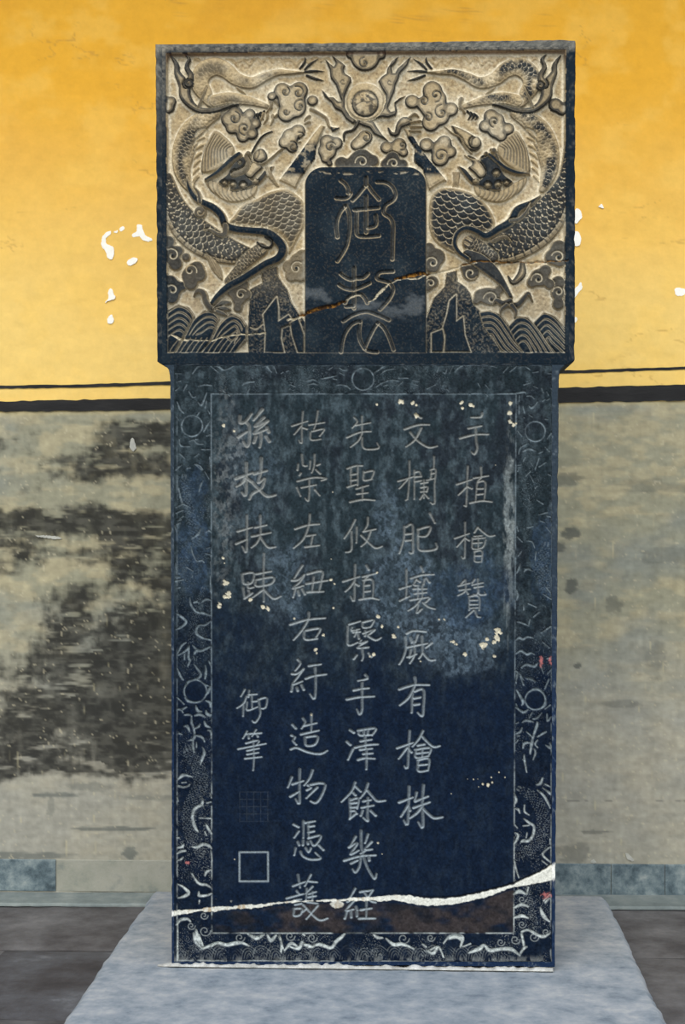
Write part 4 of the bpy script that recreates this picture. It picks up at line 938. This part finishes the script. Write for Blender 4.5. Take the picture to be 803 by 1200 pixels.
B.H[b] = B.H[b]*(1-tt)+tt*(-.9+1.2*fbm(X[b], Y[b], 4, 4, 3, 17))
B.lab[b] = np.where(sd < 0, ci, B.lab[b])
yc = np.interp(X, [p[0] for p in CR], [p[1]-p[2] for p in CR]); ybot = np.interp(X, [p[0] for p in CR], [p[1]+p[2] for p in CR])
gap = np.exp(-((Y-(yc-.9))/1.1)**2)*sstep(420, 560, X)
B.H -= 2.5*gap
bb = B.box(384, 1054, 408, 1068); d = np.hypot((X[bb]-395)/9.0, (Y[bb]-1060)/5.0)+(fbm(X[bb], Y[bb], 3, 3, 2, 4)-.5)*.3
t = sstep(1, .75, d); mort[bb] = np.maximum(mort[bb], t*.8); B.H[bb] += .8*t
bb = B.box(252, 1054, 275, 1062); t = sstep(.55, .7, fbm(X[bb], Y[bb], 6, 3, 2, 5))*sstep(1060, 1058, Y[bb])*.4; mort[bb] = np.maximum(mort[bb], t)
# slight hand-dressed unevenness
B.H += (fbm(X, Y, 2.3, 5, 3, 121)-.5)*.55+(fbm(X, Y, 1.5, 1.5, 2, 122)-.5)*.35
B.H = B.H*.6+blur(B.H, 1)*.4

# ---- pigment of the body, plus a sky tint painted low down
n1 = fbm(X, Y, 30, 60, 4, 201); n2 = fbm(X, Y, 5, 14, 4, 202); n3 = fbm(X, Y, 2.2, 2.6, 3, 203); n4 = fbm(X, Y, 60, 60, 3, 204)
low = sstep(640, 830, Y+(n4-.5)*160)
up = np.broadcast_to(lin((32, 42, 46)), X.shape+(3,)); lo = np.broadcast_to(lin((13, 25, 41)), X.shape+(3,))  # bluer lower part: reflected sky painted into the stone colour
col = mixc(up, lo, low)
col = mixc(col, np.broadcast_to(lin((30, 36, 42)), col.shape), sstep(.48, .68, n1)*(1-low)*.8)
inpan = (inner > 0)*1.0
haze = sstep(.42, .72, .5*n2+.5*fbm(X, Y, 9, 11, 5, 225))*(.75*(1-low)+.10)
col = mixc(col, np.broadcast_to(lin((76, 88, 92)), col.shape), haze*.6)
def blobm(cx, cy, rx, ry, seed=0, soft=.5):
    d = np.hypot((X-cx)/rx, (Y-cy)/ry)+(fbm(X, Y, rx*.5, ry*.5, 3, 300+seed)-.5)*1.1
    return sstep(1+soft*.5, 1-soft*.5, d)
speck = np.clip(sstep(.42, .62, fbm(X, Y, 3.4, 4.2, 5, 223))*(.4+.9*sstep(.35, .65, fbm(X, Y, 12, 16, 3, 224))), 0, 1)
mott = np.clip(blobm(470, 690, 38, 55, 1)+blobm(540, 755, 50, 28, 2)+blobm(505, 735, 40, 25, 3)+.8*blobm(455, 600, 18, 30, 4)+.7*blobm(335, 680, 28, 50, 5)+.5*blobm(300, 560, 30, 60, 8), 0, 1)
col = mixc(col, np.broadcast_to(lin((84, 98, 108)), col.shape), mott*(.12+.5*speck))
left = np.clip(blobm(268, 545, 20, 80, 6)+.6*blobm(262, 640, 14, 60, 9), 0, 1)
col = mixc(col, np.broadcast_to(lin((104, 108, 106)), col.shape), left*speck*.45)
strk = blobm(597, 615, 7, 95, 7, .8)*sstep(.3, .6, n2)
col = mixc(col, np.broadcast_to(lin((138, 144, 140)), col.shape), strk*(.35+.3*speck))
bluep = np.clip(blobm(228, 650, 20, 45, 11)+blobm(636, 650, 14, 50, 12)+blobm(228, 575, 14, 30, 13)+.8*blobm(550, 700, 45, 45, 14), 0, 1)
col = mixc(col, np.broadcast_to(lin((54, 72, 92)), col.shape), bluep*(.25+.3*speck))
below = sstep(1, 4, Y-ybot)*inpan
rust = below*sstep(.35, .65, fbm(X, Y, 28, 16, 3, 210)+.12*sstep(440, 480, X))
col = mixc(col, np.broadcast_to(lin((60, 52, 47)), col.shape), rust*.7)
col = mixc(col, np.broadcast_to(lin((20, 24, 30)), col.shape), below*sstep(.5, .7, fbm(X, Y, 20, 14, 3, 211))*.7)
bdark = (1-inpan)*.35
col = col*(1-bdark[..., None]*.5)
col = col*(1+.9*(n3-.5)+.5*(fbm(X, Y, 7, 9, 3, 226)-.5))[..., None]
chalk = mixc(np.broadcast_to(lin((126, 138, 142)), col.shape), lin((196, 202, 196)), sstep(800, 1060, Y))
cl_ = np.clip(1-inkl, 0, 1)
col = mixc(col, chalk, cl_)
warm = sstep(900, 560, Y)*.75
dcol = mixc(np.broadcast_to(lin((150, 160, 162)), col.shape), lin((150, 146, 134)), warm)
col = mixc(col, dcol, dust_lit)
col = mixc(col, np.broadcast_to(lin((192, 184, 160)), col.shape), chipm)
col = mixc(col, np.broadcast_to(lin((34, 34, 30)), col.shape), gap*.7*(1-mort))
mc = mixc(np.broadcast_to(lin((206, 204, 190)), col.shape), lin((160, 138, 104)), sstep(.55, .75, n2)*sstep(560, 300, X)*.8)
col = mixc(col, mc, mort)
for cx, cy, rx, ry in ((634.5, 775, 2.2, 6), (645, 774, 2.2, 5), (641, 1050, 5, 4), (220, 1011, 3, 2)):
    d = np.hypot((X-cx)/rx, (Y-cy)/ry)+(n3-.5)*.6
    col = mixc(col, np.broadcast_to(lin((196, 116, 110)), col.shape), sstep(1.2, .4, d+(n3-.5)*1.2)*.6)
foot = sstep(1118, 1127, Y)*sstep(.45, .6, n2)*.4
col = mixc(col, np.broadcast_to(lin((150, 152, 146)), col.shape), foot)
B.col = np.clip(col, .001, 1)
bm_ = grid_meshes(B, stele, M_STELE, BN, None)
bodyo = bm_[0]
bm_[ci]['label'] = 'white mortar filling the long crack'
def col_body(x, y):
    n = fbm(x, y, 4, 4, 3, 50); k = sstep(600, 900, y)
    c = mixc(np.broadcast_to(lin((46, 56, 64)), x.shape+(3,)), lin((24, 40, 64)), k)  # same painted sky blue towards the foot
    c = mixc(c, np.broadcast_to(lin((110, 120, 124)), c.shape), sstep(.6, .8, n)*.5)
    yc_ = np.interp(x, [p[0] for p in CR], [p[1] for p in CR]); w_ = np.interp(x, [p[0] for p in CR], [p[2] for p in CR])
    return mixc(c, np.broadcast_to(lin((222, 220, 208)), c.shape), sstep(w_+.5, w_-.5, np.abs(y-yc_)))
sr = [(664, 427.3), (660, 430.5), (656, 436), (655.3, 445)]+[(655.3-(y-445)*.0066, y) for y in range(520, 1134, 12)]
sl = [(201, y) if y > 900 else (199.2+(y-440)*.004, y) for y in range(1130, 440, -12)]+[(199, 440), (197, 431.5), (190, 427.3)]
edge_strip([[(190, 427.3), (430, 427.3), (664, 427.3)], sr+[(650.5, 1134)], [(650.5, 1134), (425, 1132), (201, 1130.5)], sl],
           [[(204, 428), (647, 428)], [(647, 428), (647, 1127)], [(647, 1127), (204, 1127)], [(204, 1127), (204, 428)]], 300, col_body, 'slab_edge', bodyo, .26, 9)

# ================================================================== plinth
PT = 0.1105
def zplane(px, py, z): return on_plane(px, py, (0, 0, z), (0, 0, 1))
def plinth():
    bl_, br_ = zplane(178, 1045.5, PT), zplane(709, 1046, PT)
    fl_, fr_ = zplane(70, 1197, PT), zplane(782, 1197, PT)
    yb = (bl_[1]+br_[1])/2; yf = -1.0
    kl = (fl_[0]-bl_[0])/(fl_[1]-bl_[1]); kr = (fr_[0]-br_[0])/(fr_[1]-br_[1])
    nx, ny = 90, 110
    V = []; Fc = []
    vs = np.linspace(0, 1, ny); us = np.linspace(0, 1, nx)
    U, Vv = np.meshgrid(us, vs)
    Yw = yb+(yf-yb)*Vv
    xl = bl_[0]+kl*(Yw-yb); xr = br_[0]+kr*(Yw-yb)
    rag = lambda y, sd: (fbm(y*100, y*0, 9, 1, 3, sd)-.5)*.012
    xl = xl+rag(Yw, 3); xr = xr+rag(Yw, 4)
    Xw = xl+(xr-xl)*U
    Z = PT+(fbm(Xw*100, Yw*100, 14, 14, 4, 6)-.5)*.004
    e = np.minimum(np.minimum(Xw-xl, xr-Xw), np.minimum(yb-Yw, Yw-yf))
    Z -= .014*np.clip(1-e/.018, 0, 1)**2
    V = np.stack([Xw, Yw, Z], -1).reshape(-1, 3)
    idx = np.arange(nx*ny).reshape(ny, nx)
    Q = np.stack([idx[:-1, :-1], idx[1:, :-1], idx[1:, 1:], idx[:-1, 1:]], -1).reshape(-1, 4)
    ring = np.concatenate([idx[0, :-1], idx[:-1, -1], idx[-1, :0:-1], idx[:0:-1, 0]])
    m = len(ring); n0 = len(V)
    dn = V[ring].copy(); dn[:, 2] = .0
    V = np.concatenate([V, dn]); a = np.arange(m); b2 = (a+1) % m
    Qs = np.stack([ring[a], ring[b2], n0+b2, n0+a], -1)
    me = mesh_np('stone_plinth', V, np.concatenate([Q, Qs]), None, True)
    return me
po = link('stone_plinth', plinth(), M_PLINTH)
tag(po, 'low pale grey stone plinth slab under the dark stele', 'plinth')
# uneven bead of white mortar along the foot of the slab
def bead():
    V = []; Fc = []; n = 240; m = 9
    xa, xb = zplane(183, 1136, PT)[0], zplane(648, 1138, PT)[0]
    for i in range(n):
        t = i/(n-1); x = xa+(xb-xa)*t
        k = .55+.9*vnoise(np.array(x*30.), np.array(.5), 3).item()+.9*vnoise(np.array(x*90.), np.array(.5), 4).item()
        if t < .04: k *= .5+.5*t/.04
        k = max(0, k-.25); hgt = .0045*k*k+.0012; dep = .010*k+.002
        for j in range(m):
            a = PI*j/(m-1)
            V.append((x, .004-dep*math.sin(a)**.8*(1.0)+.010*(math.cos(a)*.5), PT+.0021+hgt*(1+math.cos(a))/2))
    for i in range(n-1):
        for j in range(m-1):
            a = i*m+j; Fc.append((a, a+m, a+m+1, a+1))
    Fc.append(tuple(range(m))); Fc.append(tuple(reversed(range((n-1)*m, n*m))))
    return pydata('mortar_bead', V, Fc, True)
mb = link('mortar_bead', bead(), M_MORTAR, stele); mb.matrix_parent_inverse = Matrix.Translation((0, 0.12, 0.12)).inverted()
mb['label'] = 'white mortar bead along the foot'

# ================================================================== wall
WY = 1.19; WA = math.radians(1.6)
WP = np.array([0.0, WY, 0.0]); WN = np.array([math.sin(WA)*1.0, -math.cos(WA), 0.0])
def wallp(px, py, out=0.0):
    v = on_plane(px, py, WP, WN); return v+WN*out
def wall_mesh():
    xs = np.concatenate([np.linspace(-200, -4, 14), np.arange(0, 196, 1.9), np.linspace(200, 650, 40), np.arange(654, 806, 1.9), np.linspace(812, 1010, 14)])
    ys = np.concatenate([np.linspace(-160, -6, 10), np.arange(-2, 1056, 1.9)])
    X, Y = np.meshgrid(xs, ys)
    line2 = 482.5-(X)*.0165                       # where the yellow stops and the grey dado begins
    n1 = fbm(X, Y, 120, 90, 4, 401); n2 = fbm(X, Y, 30, 12, 4, 402); n3 = fbm(X, Y, 5, 5, 3, 403); n5 = fbm(X, Y, 14, 5, 4, 405)
    t = sstep(60, 440, Y+(n1-.5)*120)
    yel = mixc(np.broadcast_to(lin((228, 168, 52)), X.shape+(3,)), lin((232, 196, 112)), t)
    yel = mixc(yel, np.broadcast_to(lin((240, 196, 98)), yel.shape), sstep(.45, .7, fbm(X, Y, 40, 34, 4, 407))*.3)
    yel = mixc(yel, np.broadcast_to(lin((214, 150, 48)), yel.shape), sstep(.58, .8, n1)*.3*(1-t))
    # faint hairline cracks
    cr = sstep(.018, .0, np.abs(fbm(X, Y, 60, 22, 4, 410)-.5))*sstep(.56, .68, fbm(X, Y, 60, 50, 2, 411))
    yel = mixc(yel, np.broadcast_to(lin((170, 126, 66)), yel.shape), cr*.42)
    # grey dado
    g1 = lin((144, 141, 118)); g2 = lin((168, 158, 126)); g3 = lin((124, 128, 120))
    dad = mixc(np.broadcast_to(g1, yel.shape), g2, sstep(.42, .66, n2)*.8)
    dad = mixc(dad, np.broadcast_to(g3, yel.shape), sstep(.45, .7, n1)*.7)
    dad = mixc(dad, np.broadcast_to(lin((158, 154, 140)), yel.shape), sstep(680, 900, Y)*.7)
    dad = mixc(dad, np.broadcast_to(lin((186, 168, 118)), yel.shape), sstep(8, 0, Y-line2)*.6)
    dad = dad*(1+(n3-.5)*.3+(n5-.5)*.35+(fbm(X, Y, 5, 30, 3, 445)-.5)*.2)[..., None]
    # soot on the left
    def bm(cx, cy, rx, ry, seed, soft=.5):
        d = np.hypot((X-cx)/rx, (Y-cy)/ry)+(fbm(X, Y, max(rx*.5, 9), max(ry*.3, 4), 5, 500+seed)-.5)*1.7
        return sstep(1+soft*.5, 1-soft*.5, d)
    # how thickly the soot lies, column by column and row by row
    SY = [485, 500, 515, 525, 540, 552, 565, 578, 590, 603, 620, 635, 650, 665, 680, 695, 715, 740, 765, 795, 820, 850, 870, 885, 903, 915, 930, 945]
    SX = [0, 30, 60, 90, 120, 150, 195]
    SD = np.array([[1,1,1,1,1,1,1],[0,0,0,1,7,9,9],[6,5,1,2,8,9,8],[3,3,2,5,8,8,4],[3,4,6,8,8,7,5],[2,3,6,7,7,7,7],[1,2,5,5,4,4,3],[1,3,3,3,2,1,1],[2,2,2,3,4,1,1],[7,8,9,9,9,8,6],[8,8,8,9,10,10,9],[8,7,4,4,8,8,8],[7,6,4,4,6,7,7],[6,5,3,4,5,8,7],[3,2,2,2,3,5,7],[1,2,3,7,6,4,8],[1,2,6,9,4,7,9],[2,2,8,9,6,9,10],[3,3,8,9,10,10,10],[4,6,6,8,10,10,10],[5,8,9,10,10,10,10],[7,10,10,10,10,10,10],[7,8,5,6,9,10,8],[8,9,7,7,10,10,8],[9,8,8,9,9,10,9],[6,3,1,2,3,5,3],[1,1,1,0,1,1,1],[0,0,1,0,0,0,0]])/10.
    cx = np.clip(np.interp(X, SX, range(7)), 0, 5.999); cyy = np.clip(np.interp(Y, SY, range(len(SY))), 0, len(SY)-1.001)
    ii = cx.astype(int); jj = cyy.astype(int); fx = cx-ii; fy = cyy-jj
    Dn = (SD[jj, ii]*(1-fx)+SD[jj, ii+1]*fx)*(1-fy)+(SD[jj+1, ii]*(1-fx)+SD[jj+1, ii+1]*fx)*fy
    nn = .45*fbm(X, Y, 36, 11, 5, 440)+.3*fbm(X, Y, 9, 30, 4, 441)+.25*fbm(X, Y, 8, 7, 3, 442)
    soot = sstep(.28, .78, Dn+(nn-.5)*1.5)*(Y > 470)*(Y < 960)
    soot = np.clip(soot*(.75+.5*fbm(X, Y, 12, 30, 3, 443)), 0, 1)
    soot = soot*(1-.7*sstep(.60, .78, fbm(X, Y, 30, 6, 3, 444))*(Dn < .95))*(X < 420)
    sc = mixc(np.broadcast_to(lin((40, 40, 37)), yel.shape), lin((70, 69, 62)), sstep(.4, .7, n5))
    dad = mixc(dad, sc, np.clip(soot, 0, 1)*.95)
    # stains of the right side
    rs = np.clip(bm(662, 562, 22, 7, 30)*.6+bm(770, 570, 40, 8, 31)*.4+bm(668, 625, 9, 6, 32)+bm(670, 688, 7, 9, 33)+bm(656, 640, 6, 7, 34)+bm(720, 708, 9, 9, 35)*.6+bm(728, 825, 24, 4, 36)*.5+bm(770, 770, 10, 26, 37)*.35+bm(790, 650, 40, 10, 38)*.35+bm(677, 780, 4, 3, 39)+bm(700, 975, 18, 1.8, 40)*.7+bm(672, 1000, 20, 12, 41)*.5, 0, 1)
    dad = mixc(dad, np.broadcast_to(lin((82, 84, 78)), yel.shape), rs*.8)
    ls = np.clip(bm(60, 932, 30, 2.5, 50)+bm(135, 971, 46, 2.2, 51)+bm(20, 1003, 60, 4, 52)+bm(152, 1000, 8, 6, 53)+bm(60, 945, 4, 14, 54)*.5+bm(105, 922, 22, 5, 55)*.6+bm(180, 935, 30, 3, 56)*.5, 0, 1)
    dad = mixc(dad, np.broadcast_to(lin((94, 98, 92)), yel.shape), ls*.75)
    seam = np.exp(-((Y-(970 if True else 0)-0*X)/1.5)**2)*(X > 640)*.3
    dad = mixc(dad, np.broadcast_to(lin((104, 102, 94)), yel.shape), np.exp(-((Y-938)/.9)**2)*(X > 640)*sstep(.5, .6, n5))
    # splashes of pale lime
    sp = sstep(.80, .86, fbm(X, Y, 3, 3.4, 2, 430))*.8
    dad = mixc(dad, np.broadcast_to(lin((190, 180, 150)), yel.shape), sp*.6)
    vs = sstep(.84, .9, fbm(X, Y, 1.6, 26, 2, 431))*sstep(.45, .6, n1)
    dad = mixc(dad, np.broadcast_to(lin((186, 176, 140)), yel.shape), vs*.5)
    k = sstep(-.5, .5, Y-line2)
    col = mixc(yel, dad, k)
    relief = (n1-.5)*.006+(n2-.5)*.003+(n3-.5)*.0008
    V = on_plane(X, Y, WP, WN)+WN*relief[..., None]
    ny, nx = X.shape; idx = np.arange(nx*ny).reshape(ny, nx)
    Q = np.stack([idx[:-1, :-1], idx[1:, :-1], idx[1:, 1:], idx[:-1, 1:]], -1).reshape(-1, 4)
    Vf = V.reshape(-1, 3); Cf = np.clip(col, .001, 1).reshape(-1, 3)
    # carry the wall on to its full size: along both sides, up to the roof and down to the floor
    ring = np.concatenate([idx[0, :-1], idx[:-1, -1], idx[-1, :0:-1], idx[:0:-1, 0]])
    ex = Vf[ring].copy(); c = np.array([0, WY, 1.3]); u = np.array([math.cos(WA), math.sin(WA), 0])
    ex2 = ex.copy()
    m = len(ring)
    xm0, xm1 = (Vf @ u).min(), (Vf @ u).max()
    for i, r_ in enumerate(ring):
        p = Vf[r_]; su = p @ u; z = p[2]
        if su < xm0+.02: su = -4.5
        elif su > xm1-.02: su = 4.5
        if z > Vf[:, 2].max()-.05: z = 4.4
        if z < Vf[:, 2].min()+.05: z = 0
        q0 = WP-u*(WP @ u)
        ex2[i] = q0+u*su; ex2[i][2] = z
    n0 = len(Vf); a = np.arange(m); b2 = (a+1) % m
    Vf = np.concatenate([Vf, ex2]); Cf = np.concatenate([Cf, Cf[ring]])
    Qs = np.stack([ring[a], ring[b2], n0+b2, n0+a], -1)
    back = ex2.copy(); back[:, 1] += .35
    n1_ = len(Vf); Vf = np.concatenate([Vf, back]); Cf = np.concatenate([Cf, Cf[ring]])
    Qb = np.stack([n0+a, n0+b2, n1_+b2, n1_+a], -1)
    return mesh_np('wall_back', Vf, np.concatenate([Q, Qs, Qb]), Cf, True)
wall = link('wall_back', wall_mesh(), M_WALL); tag(wall, 'ochre yellow plaster wall over a soot-stained grey dado', None, 'structure')
def strip_between(name, top, bot, out, mat, par, seed, rag=.8, n=220, thick=.004):
    """thin painted or laid band on the wall between two lines given in the frame"""
    xs = np.linspace(-190, 1000, n)
    yt = np.interp(xs, [p[0] for p in top], [p[1] for p in top]); yb = np.interp(xs, [p[0] for p in bot], [p[1] for p in bot])
    k0, k1 = (top[1][1]-top[0][1])/(top[1][0]-top[0][0]), (top[-1][1]-top[-2][1])/(top[-1][0]-top[-2][0])
    yt = np.where(xs < 0, top[0][1]+k0*xs, np.where(xs > 803, top[-1][1]+k1*(xs-803), yt))
    k0, k1 = (bot[1][1]-bot[0][1])/(bot[1][0]-bot[0][0]), (bot[-1][1]-bot[-2][1])/(bot[-1][0]-bot[-2][0])
    yb = np.where(xs < 0, bot[0][1]+k0*xs, np.where(xs > 803, bot[-1][1]+k1*(xs-803), yb))
    yt = yt+(vnoise(xs/9, xs*0, seed)-.5)*rag; yb = yb+(vnoise(xs/7, xs*0, seed+1)-.5)*rag
    a = wallp(xs, yt, out+thick); b_ = wallp(xs, yb, out+thick); a0 = wallp(xs, yt, out-.004); b0 = wallp(xs, yb, out-.004)
    V = np.concatenate([a0, a, b_, b0]); Q = []
    for r_ in range(3):
        i = np.arange(n-1)+r_*n; Q.append(np.stack([i, i+n, i+n+1, i+1], -1))
    return link(name, mesh_np(name, V, np.concatenate(Q), None, False), mat, par)
o = strip_between('painted_line', [(0, 452), (100, 450.5), (198, 447), (500, 440), (655, 434.5), (803, 430)], [(0, 455.5), (100, 454), (198, 451), (500, 443.5), (655, 438), (803, 433)], .0025, M_BLACK, wall, 1, .8, 400, .0012)
o['label'] = 'thin black line painted across the yellow'
o = strip_between('painted_band', [(0, 470.5), (100, 468.5), (198, 466.5), (500, 459), (655, 454.5), (803, 451)], [(0, 482.5), (100, 481.5), (198, 480), (500, 475), (655, 472), (803, 469.5)], .0025, M_BLACK, wall, 11, 1.3, 400, .002)
o['label'] = 'broad black band above the grey dado'
def patch(pts, seed, col_m=M_BARE, name='bare_plaster_patch'):
    P = smooth_path([(a, b) for a, b in pts], True, 1.0)[:, :2]
    n = len(P); P = P+np.stack([vnoise(P[:, 0]/1.6, P[:, 1]/1.6, seed)-.5, vnoise(P[:, 1]/1.6, P[:, 0]/1.6, seed+5)-.5], -1)*1.3
    a = wallp(P[:, 0], P[:, 1], .0032); b_ = wallp(P[:, 0], P[:, 1], -.004)
    V = np.concatenate([a, b_]); Fc = [tuple(reversed(range(n)))]+[(i, (i+1) % n, n+(i+1) % n, n+i) for i in range(n)]
    return link(name, pydata(name, V, Fc), col_m, wall)
for i, pts in enumerate((
    [(120, 279), (124, 273), (130, 271), (129, 275), (124, 280), (126, 286), (133, 290), (134, 297), (131, 304), (126, 302), (124, 295), (119, 288)],
    [(133, 272), (138, 270), (137, 273)], [(140, 269), (143, 265), (146, 267), (143, 271)],
    [(155, 275), (160, 271), (161, 264), (166, 264), (168, 270), (171, 276), (178, 280), (177, 283), (168, 282), (163, 277), (157, 278)],
    [(149, 308), (153, 303), (160, 302), (161, 306), (155, 311), (150, 311)],
    [(127, 343), (130, 338), (133, 343), (135, 350), (129, 352), (123, 355), (127, 350)], [(126, 374), (130, 369), (133, 373), (132, 379), (127, 379)],
    [(702, 243), (705, 239), (708, 244)], [(674, 246), (680, 246), (682, 254), (678, 260), (673, 261)], [(673, 272), (679, 273), (681, 282), (679, 288), (673, 287)],
    [(673, 339), (677, 336), (681, 331), (682, 338), (677, 344), (673, 350)], [(672, 372), (676, 372), (676, 377), (672, 378)],
    [(791, 339), (796, 337), (803, 340), (801, 346), (793, 346)],
    [(153, 517), (155, 513), (158, 518), (160, 524), (156, 529), (152, 524)], [(733, 1000), (738, 1002), (743, 1009), (736, 1007)], [(692, 1010), (696, 1007), (699, 1011)], [(44, 627), (68, 629), (70, 632), (45, 629)])):
    patch(pts, i*3+1, M_LIME if i in (13, 14, 15, 16) else M_BARE)

# base course of stone blocks, each its own piece
bb_ = empty('baseboard_back'); tag(bb_, 'blue-grey course of stone blocks at the foot of the wall', None, 'structure')
def block(name, x0, x1, yt, yb, out, mat, par, seed):
    n = 14
    xs = np.linspace(x0+.35, x1-.35, n)
    rows = []
    for k, (yy, o_) in enumerate(((yt, -.01), (yt, out-.003), (yt+1.0, out), (yb-.6, out), (yb, out-.003), (yb, -.01))):
        y_ = yy if np.isscalar(yy) else yy
        yv = np.interp(xs, [0, 803], y_) if not np.isscalar(y_) else xs*0+y_
        v = wallp(xs, yv, 0)+WN*(o_+(vnoise(xs/6, xs*0+k, seed)-.5)[:, None]*.003); rows.append(v)
    V = np.concatenate(rows); Q = []
    for r_ in range(5):
        i = np.arange(n-1)+r_*n; Q.append(np.stack([i, i+n, i+n+1, i+1], -1))
    Q = np.concatenate(Q); Fc = [tuple(q) for q in Q.tolist()]+[tuple(k*n for k in range(6))[::-1], tuple(k*n+n-1 for k in range(6))]
    return link(name, pydata(name, V, Fc), mat, par)
M_PLB = simple('plastered_base_stone', [(104, 112, 108), (140, 140, 126), (152, 150, 136), (120, 124, 116)], 7, .9, .4)
bx = [-190, -95, 66, 205, 330, 470, 600, 716, 779, 900, 1000]
for i in range(len(bx)-1):
    yt_ = np.array([1006.5, 1013.0]); ob = block('base_stone', bx[i], bx[i+1], yt_, np.array([1043.5, 1052.0]), .006 if i != 2 else .003, M_PLB if i == 2 else M_COURSE, bb_, i)
# stone ledge in front of it
FZ = 0.0
def ledge():
    n = 160; xs = np.linspace(-190, 1000, n)
    yfoot = np.interp(xs, [0, 803], [1062, 1066.5])
    ft = on_plane(xs, yfoot, (0, 0, 0), (0, 0, 1))
    ft[:, 1] += (vnoise(xs/5, xs*0, 5)-.5)*.006
    back = wallp(xs, np.interp(xs, [0, 803], [1043, 1051]))
    zt = back[:, 2].mean()
    rows = []
    f0 = ft.copy(); f0[:, 2] = 0; rows.append(f0)
    f1 = ft.copy(); f1[:, 2] = zt-.008; rows.append(f1)
    f2 = ft.copy(); f2[:, 2] = zt-.002; f2[:, 1] += .006; rows.append(f2)
    f3 = back.copy(); f3[:, 2] = zt+.001; f3[:, 1] += .02; rows.append(f3)
    V = np.concatenate(rows); Q = []
    for r_ in range(3):
        i = np.arange(n-1)+r_*n; Q.append(np.stack([i, i+n, i+n+1, i+1][::-1], -1))
    return mesh_np('ledge', V, np.concatenate(Q), None, False)
lo_ = link('ledge', ledge(), M_LEDGE, bb_); lo_['label'] = 'narrow worn stone ledge along the wall foot'

# ================================================================== floor, roof, yard
fb = bmesh_ = None
def quad_mesh(name, x0, y0, x1, y1, z0, z1):
    V = [(x0, y0, z0), (x1, y0, z0), (x1, y1, z0), (x0, y1, z0), (x0, y0, z1), (x1, y0, z1), (x1, y1, z1), (x0, y1, z1)]
    return pydata(name, V, [(3, 2, 1, 0), (4, 5, 6, 7), (0, 1, 5, 4), (1, 2, 6, 5), (2, 3, 7, 6), (3, 0, 4, 7)])
floor = link('floor', quad_mesh('floor', -4.5, -2.6, 4.5, 1.6, -.25, -.012), M_FLOOR); tag(floor, 'dark worn paving beside and behind the plinth', None, 'structure')
M_F2 = simple('dark_paving_stone_worn', [(44, 42, 42), (64, 61, 61), (84, 84, 86), (128, 130, 132)], 3.2, .75, .6, 40)
def paver(x0, x1, y0, y1, seed, mat):
    nx, ny = 10, 8; xs = np.linspace(x0, x1, nx); ys = np.linspace(y0, y1, ny); Xp, Yp = np.meshgrid(xs, ys)
    e = np.minimum(np.minimum(Xp-x0, x1-Xp), np.minimum(Yp-y0, y1-Yp))
    Z = -.001+(fbm(Xp*10, Yp*10, 2, 2, 3, seed)-.5)*.010-.009*(e < 1e-6)
    j = (vnoise(Xp*30, Yp*30, seed)-.5)*.010*(e < 1e-6)
    V = np.stack([Xp+j, Yp+j, Z], -1).reshape(-1, 3); idx = np.arange(nx*ny).reshape(ny, nx)
    Q = np.stack([idx[:-1, :-1], idx[:-1, 1:], idx[1:, 1:], idx[1:, :-1]], -1).reshape(-1, 4)
    return link('paving_stone', mesh_np('paving_stone', V, Q, None, True), mat, floor)
jy = on_plane(20, 1110, (0, 0, 0), (0, 0, 1))[1]
rows_ = [(jy+.004, 1.13, [-4.4, -2.6, -1.9, 1.28, 2.4, 4.4]), (jy-.62, jy-.004, [-4.4, -2.2, -1.1, .6, 1.9, 3.1, 4.4]), (jy-1.3, jy-.63, [-4.4, -2.6, -1.3, .2, 1.5, 2.8, 4.4]), (-2.6, jy-1.31, [-4.4, -2.2, -.8, .6, 1.9, 3.1, 4.4])]
for r_, (y0, y1, xs_) in enumerate(rows_):
    for i in range(len(xs_)-1): paver(xs_[i]+.004, xs_[i+1]-.004, y0, y1, 40+r_*10+i, M_F2 if (i+r_) % 2 else M_FLOOR)
yard = link('floor_courtyard', quad_mesh('floor_courtyard', -14, -16, 14, -2.61, -.25, -.03), M_YARD); tag(yard, 'pale courtyard paving in front of the veranda', None, 'structure')
ceil = link('ceiling', quad_mesh('ceiling', -4.5, -0.3, 4.5, 1.6, 4.4, 4.55), M_ROOF); tag(ceil, 'dark boarded eaves above the wall', None, 'structure')
